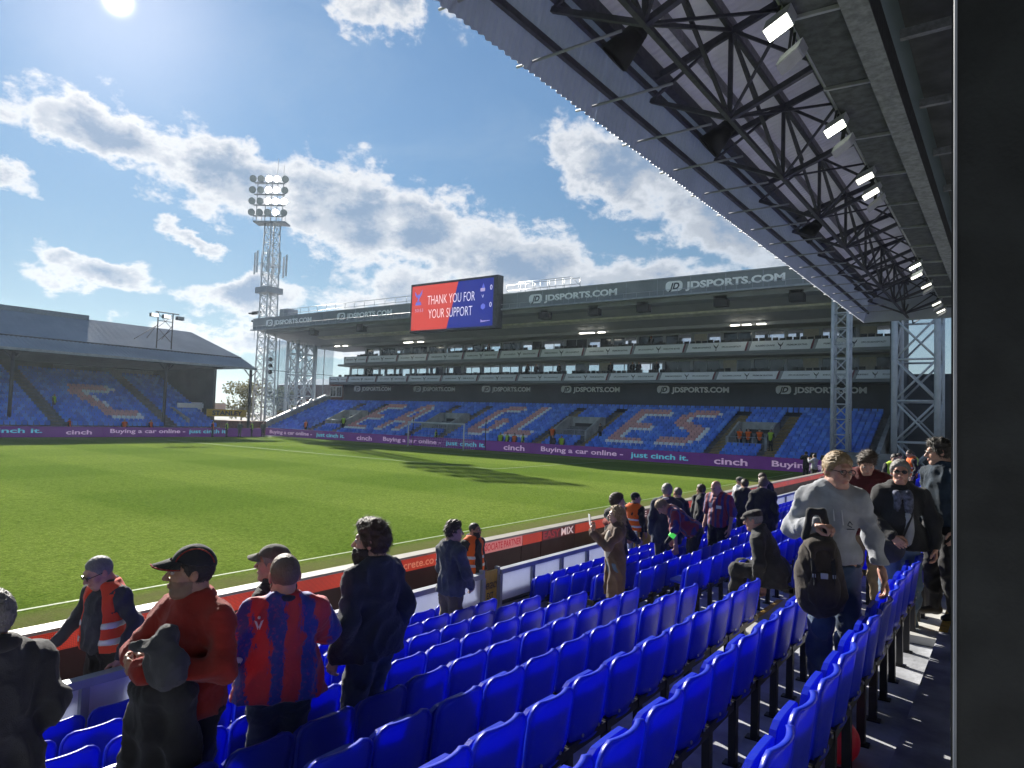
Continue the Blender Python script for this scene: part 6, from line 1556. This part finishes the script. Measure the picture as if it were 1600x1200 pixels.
q = MB(); q.tube((-.03,.13,1.46),(-.035,.165,1.33),.004,n=6); q.tube((.03,.13,1.46),(.03,.165,1.36),.004,n=6); q.obj('drawstring', CM['white'], P17, world=False)
bp = thing('backpack', 'dark brown canvas backpack held in front by the man in the grey hoodie', 'backpack', (P17.location[0],P17.location[1],P17.location[2]+.14), P17.rotation_euler.z)
cv = cloth('brown_canvas', (.055,.042,.030), var=.4, vs=6, col2=(.03,.022,.017)); 
solid(bp, 'sack', [ell((.17,.32,.82),(.17,.12,.24)), ell((.16,.33,.68),(.17,.13,.16)), ell((.17,.30,1.02),(.12,.085,.12))], cv, k=.07, amp=.012, freq=24.)
solid(bp, 'front_pocket', [ell((.16,.425,.74),(.12,.05,.15))], cv, k=.05, amp=.008, freq=26.)
solid(bp, 'flap', [ell((.17,.33,1.06),(.115,.10,.06)), cap((.10,.40,1.05),(.10,.42,.98),.025,.02), cap((.24,.40,1.05),(.24,.42,.98),.025,.02)], cv, k=.04, amp=.006)
q = MB()
for xx in (.10,.24): q.bar((xx,.39,1.02),(xx,.455,.86),.028,.006); q.bar((xx,.455,.86),(xx,.462,.78),.028,.006)
q.obj('strap', CM['black'], bp, world=False)
solid(bp, 'grab_loop', [cap((.10,.29,1.10),(.15,.30,1.30),.030,.026), cap((.15,.30,1.30),(.24,.30,1.30),.024,.024), cap((.24,.30,1.30),(.27,.29,1.10),.026,.032)], CM['black'], k=.02, amp=.004)
q = MB(); q.box((.145,.455,.83),(.195,.47,.87)); q.box((.09,.452,.835),(.112,.465,.86)); q.box((.229,.452,.835),(.251,.465,.86)); q.obj('buckle', M['steel_grey'], bp, world=False)
P18, _ = build_person('man in a dark red jacket with his head bowed behind the grey hoodie', (45.12,-41.9,tread_z(0)), 196, 1.86, 1.15, dict(hair='brown', hair_len=.012, tousle=1, top=CM['maroon'], trousers=CM['khaki'], hem=.80, loose=.03, collar=CM['black'], collar_up=.03, skin='light', nod=34), fine=True)
P19, _ = build_person('grey haired man in sunglasses, black jacket, scarf and pale jeans on the walkway', (45.60,-42.9,tread_z(0)), TH(45.60,-42.9,6), 1.78, 1.12, dict(hair='grey', hair_len=.014, glasses='sun', top=CM['black'], trousers=CM['jeans_pale'], hem=.86, loose=.03, collar=CM['navy'], collar_up=.03, skin='pink', yaw=-4, armR=((.29,.0,1.16),(.10,.24,1.00),.5,(0,-1,0)), armL=((.30,-.04,1.15),(.30,.06,.90),.4)))
solid(P19, 'scarf', [ell((-.06,.125,1.28),(.045,.035,.20)), ell((.045,.125,1.33),(.042,.03,.14)), cap((-.07,.02,1.47),(-.05,.10,1.42),.04,.035), cap((.07,.02,1.47),(.05,.10,1.42),.04,.035), cap((-.05,.10,1.42),(.05,.10,1.42),.035,.035)], cloth('check_scarf', (.10,.11,.16), var=.6, vs=30), amp=.006)
solid(P19, 'shirt', [ell((-.055,.135,1.08),(.055,.045,.20))], CM['grey_marl'], amp=.004)
t_ = thing('shoulder_bag', 'black satchel hanging in front of the man in sunglasses', 'bag', P19.location, P19.rotation_euler.z)
solid(t_, 'bag', [ell((.14,.24,.86),(.155,.055,.12)), cap((.02,.24,.93),(.26,.24,.93),.05,.05)], CM['charcoal'], amp=.006)
q = MB(); q.path([(.02,.22,.95),(-.08,.16,1.20),(-.13,.06,1.45)], .012, 6); q.path([(.26,.22,.95),(.28,.10,1.0)], .012, 6); q.obj('strap', CM['black'], t_, world=False)
P20, _ = build_person('dark haired man in a navy padded jacket and glasses beside the black pillar', (45.95,-42.6,tread_z(-1)), TH(45.95,-42.6,-45), 1.84, 1.0, dict(hair='dark', hair_len=.012, tousle=1, glasses='clear', top=cloth('quilted_navy', (.020,.032,.048), var=.35, vs=9, rough=.85, sheen=0), trousers=CM['black'], hem=.88, loose=.03, collar=CM['navy'], collar_up=.03, skin='light', yaw=-34, nod=6), fine=True)
for i, (x_, y_, k_, vt, lb, th) in enumerate(((43.3,-23.0,3,'lime','person in a lime vest bending behind the man in sunglasses',150),(43.8,-24.5,2,'orange','person in an orange and lime vest at the end of the far walkway',120),(43.9,-29.5,2,'lime','person in a lime vest just left of the man in sunglasses',200),(43.4,-20.0,3,'lime','second person in a lime vest under the right lattice tower',60))):
    build_person(lb, (x_, y_, tread_z(k_)), th, 1.80, 1.1, dict(hair='dark', hair_len=.006, top=CM['black'], trousers=CM['black'], vest=CM[vt], vest_open=False, skin='light', nod=20), fine=False)
build_person('man in charcoal between the grey hoodie and the dark red jacket', (44.5,-38.0,tread_z(1)), 170, 1.80, 1.0, dict(hair='brown', hair_len=.012, top=CM['charcoal'], trousers=CM['black'], skin='light', nod=14), fine=False)
build_person('brown haired person in dark red left of the grey hoodie', (42.2,-29.3,tread_z(5)), 190, 1.78, 1.0, dict(hair='sandy', hair_len=.016, top=CM['maroon'], trousers=CM['black'], skin='light'), fine=False)
for lb, x_, y_, vt, th in (('camera operator in black beside the far corner of the pitch', 36.3,-6.2,None,40),('camera operator in a pale grey jacket by the far corner', 37.5,-9.5,'g',60)):
    build_person(lb, (x_, y_, 0.), th, 1.80, 1.05, dict(hair='dark', hair_len=.008, top=CM['black'] if vt is None else CM['grey_marl'], trousers=CM['black'], skin='light', armR=((.25,.12,1.30),(.12,.30,1.45),.8), armL=((.25,.12,1.30),(.12,.30,1.45),.8)), fine=False)
# ------------------------------------------------------------------ far stewards and staff: low detail, one of each kind, then copies
def far_person(label, loc, th, top, vest=None, H=1.78, grp='stewards and staff far across the pitch'):
    key = (top, vest)
    if key not in FARP:
        FARP[key] = build_far(top, vest); FARP[key].location = loc; FARP[key]['label'] = label; o = FARP[key]
    else: o = copy_tree(FARP[key]); o.location = loc; o['label'] = label
    o.rotation_euler = (0, 0, math.radians(th)); o['group'] = grp; return o
FARP = {}
def build_far(top, vest):
    t = thing('person', '', 'person', (0,0,0))
    def m_(nm, pr, mt, infl=0., cut=()):
        V, F = nets(*field(pr, .035, k=.05, infl=infl, cut=cut)); link(nm, to_mesh(nm, [(V, F, 0)], mt), t)
    tor = [ell((0,0,1.28),(.17,.11,.22)), ell((0,.01,1.02),(.16,.115,.2)), cap((-.17,0,1.42),(.17,0,1.42),.07,.07)]
    ar = [cap((sx*.19,0,1.42),(sx*.26,.0,1.15),.06,.05) for sx in (1,-1)]+[cap((sx*.26,0,1.15),(sx*.22,.12,.95),.05,.04) for sx in (1,-1)]
    lg = [cap((sx*.09,0,.95),(sx*.11,.02,.5),.095,.07) for sx in (1,-1)]+[cap((sx*.11,.02,.5),(sx*.12,0,.06),.065,.05) for sx in (1,-1)]+[cap((sx*.12,-.02,.05),(sx*.13,.13,.04),.045,.04) for sx in (1,-1)]
    m_('body', [ell((0,.02,1.63),(.085,.10,.125)), cap((0,0,1.45),(0,0,1.58),.065,.06)]+tor+ar+lg, SK['light'])
    m_('hair', [ell((0,.0,1.67),(.092,.105,.10))], HAIR['dark'], cut=[((0,.8,-.6),-.985)])
    m_('trousers', lg, CM['black'], .015); m_('top', tor+ar, CM[top], .02)
    if vest: m_('vest', tor, CM[vest], .038)
    return t
FP = [(10.74,5.0,'orange',None,'lone steward in orange standing on the terrace right of the letter L'),(5.9,3.2,'lime',None,'left one of three stewards in vests in front of the far stand'),(6.75,3.2,'lime',None,'middle one of three stewards in vests in front of the far stand'),(7.6,3.1,'orange',None,'right one of three stewards in vests in front of the far stand, orange vest'),
      (8.6,3.3,'lime',None,'crouching looking steward in lime just right of the group of three'),(12.95,3.2,'lime',None,'steward in lime standing alone behind the purple board near its middle'),(12.0,3.2,None,None,'person in grey beside the steward in lime behind the purple board'),
      (15.3,6.2,None,None,'person in dark clothes on the steps beside the second stairwell'),(28.3,6.3,'orange',None,'leftmost of four stewards at the right stairwell, bending'),(29.0,6.3,'orange',None,'second of four stewards at the right stairwell, orange and lime vest'),
      (29.9,6.3,'orange',None,'third of four stewards at the right stairwell in orange'),(30.8,6.3,'lime',None,'rightmost of four stewards at the right stairwell in lime'),(-20.2,5.6,'lime',None,'steward in a lime vest at the left stairwell of the far stand'),(-25.4,4.0,'orange',None,'steward in orange near the left foot of the far stand'),(-2.6,3.2,'lime',None,'steward in a lime vest seen through the goal net')]
for x_, y_, vt, _z, lb in FP:
    row = max(0, min(NROW-1, int((y_-YF+.40)/RD))) if y_ > 3.6 else None
    far_person(lb, (x_, y_-.18 if row is not None else 3.0, es_row(row)[1] if row is not None else .02), 180+random.uniform(-40,40), 'black' if vt else 'charcoal', vt)
for x_, y_, z_, vt, lb in ((-33.2,-21.6,2.4,'lime','steward in lime standing on the steps of the left stand'),(-28.2,-22.0,.02,'orange','steward in orange behind the purple board left of centre of the left stand'),(-28.2,-16.8,.02,'orange','steward in orange near the word Buying on the left board'),(-28.2,-14.1,.02,'orange','steward in orange below the red letter in the left stand'),
      (-26.2,-8.2,.02,'orange','steward in orange near the right end of the left stand'),(-26.0,-6.6,.02,'lime','steward in lime below the yellow sign'),(-25.6,-5.2,.02,None,'person in dark clothes below the yellow sign'),(-26.6,-3.0,.02,'lime','second steward in lime near the corner beside the floodlight tower'),(-25.8,-2.0,.02,None,'person in dark clothes at the corner near the floodlight tower'),(-28.3,-31.5,.02,None,'person in dark clothes behind the board at the far left')):
    far_person(lb, (x_, y_, z_), -90+random.uniform(-60,60), 'black' if vt else 'charcoal', vt)
for i, (x_, z_, lb) in enumerate(((1.3,8.1,'left silhouette of a pair in the lower box windows left of centre'),(2.5,8.1,'right silhouette of a pair in the lower box windows left of centre'),(5.6,8.1,'silhouette sitting by the lower box window near the centre'),(12.0,8.1,'first silhouette in the lower box windows right of centre'),(14.6,8.1,'second silhouette in the lower box windows right of centre'),(15.3,8.1,'third silhouette in the lower box windows right of centre'),(17.3,8.1,'last silhouette at the right of the lower box windows'),(-4.5,10.7,'silhouette in the upper box windows below the screen'),(16.6,10.7,'silhouette in the upper box windows right of centre'))):
    far_person(lb, (x_, 13.9, z_-.35), 180, 'black', None, grp='guests in the boxes of the far stand')
for x_, y_, lb in ((36.6,-5.6,'television camera on a tripod by the black clad operator at the far corner'),(37.9,-8.9,'television camera on a tripod by the grey clad operator at the far corner')):
    t_ = thing('television_camera', lb, 'camera', (x_,y_,0), 0, 'cameras at the far corner')
    q = MB(); q.box((x_-.12,y_-.3,1.4),(x_+.12,y_+.3,1.72)); q.tube((x_,y_-.3,1.56),(x_,y_-.55,1.56),.09,.11,n=10); q.obj('camera_body', M['black'], t_)
    for a in (0, 2.1, 4.2):
        q = MB(); q.tube((x_,y_,1.4),(x_+.5*math.cos(a),y_+.5*math.sin(a),0),.03,.02,n=6); q.obj('tripod_leg', M['black'], t_)

for o in list(COL.objects):          # flat print on boards and signs: many small letters that belong together
    if o.type == 'MESH' and o.parent is not None and o.name.split('.')[0] in ('lettering', 'small_print', 'trim', 'antenna', 'strap', 'emblem', 'crest', 'badge', 'bolts', 'emblem_letters', 'cladding_joint', 'girder_brace', 'bracing'): o['kind'] = 'stuff'
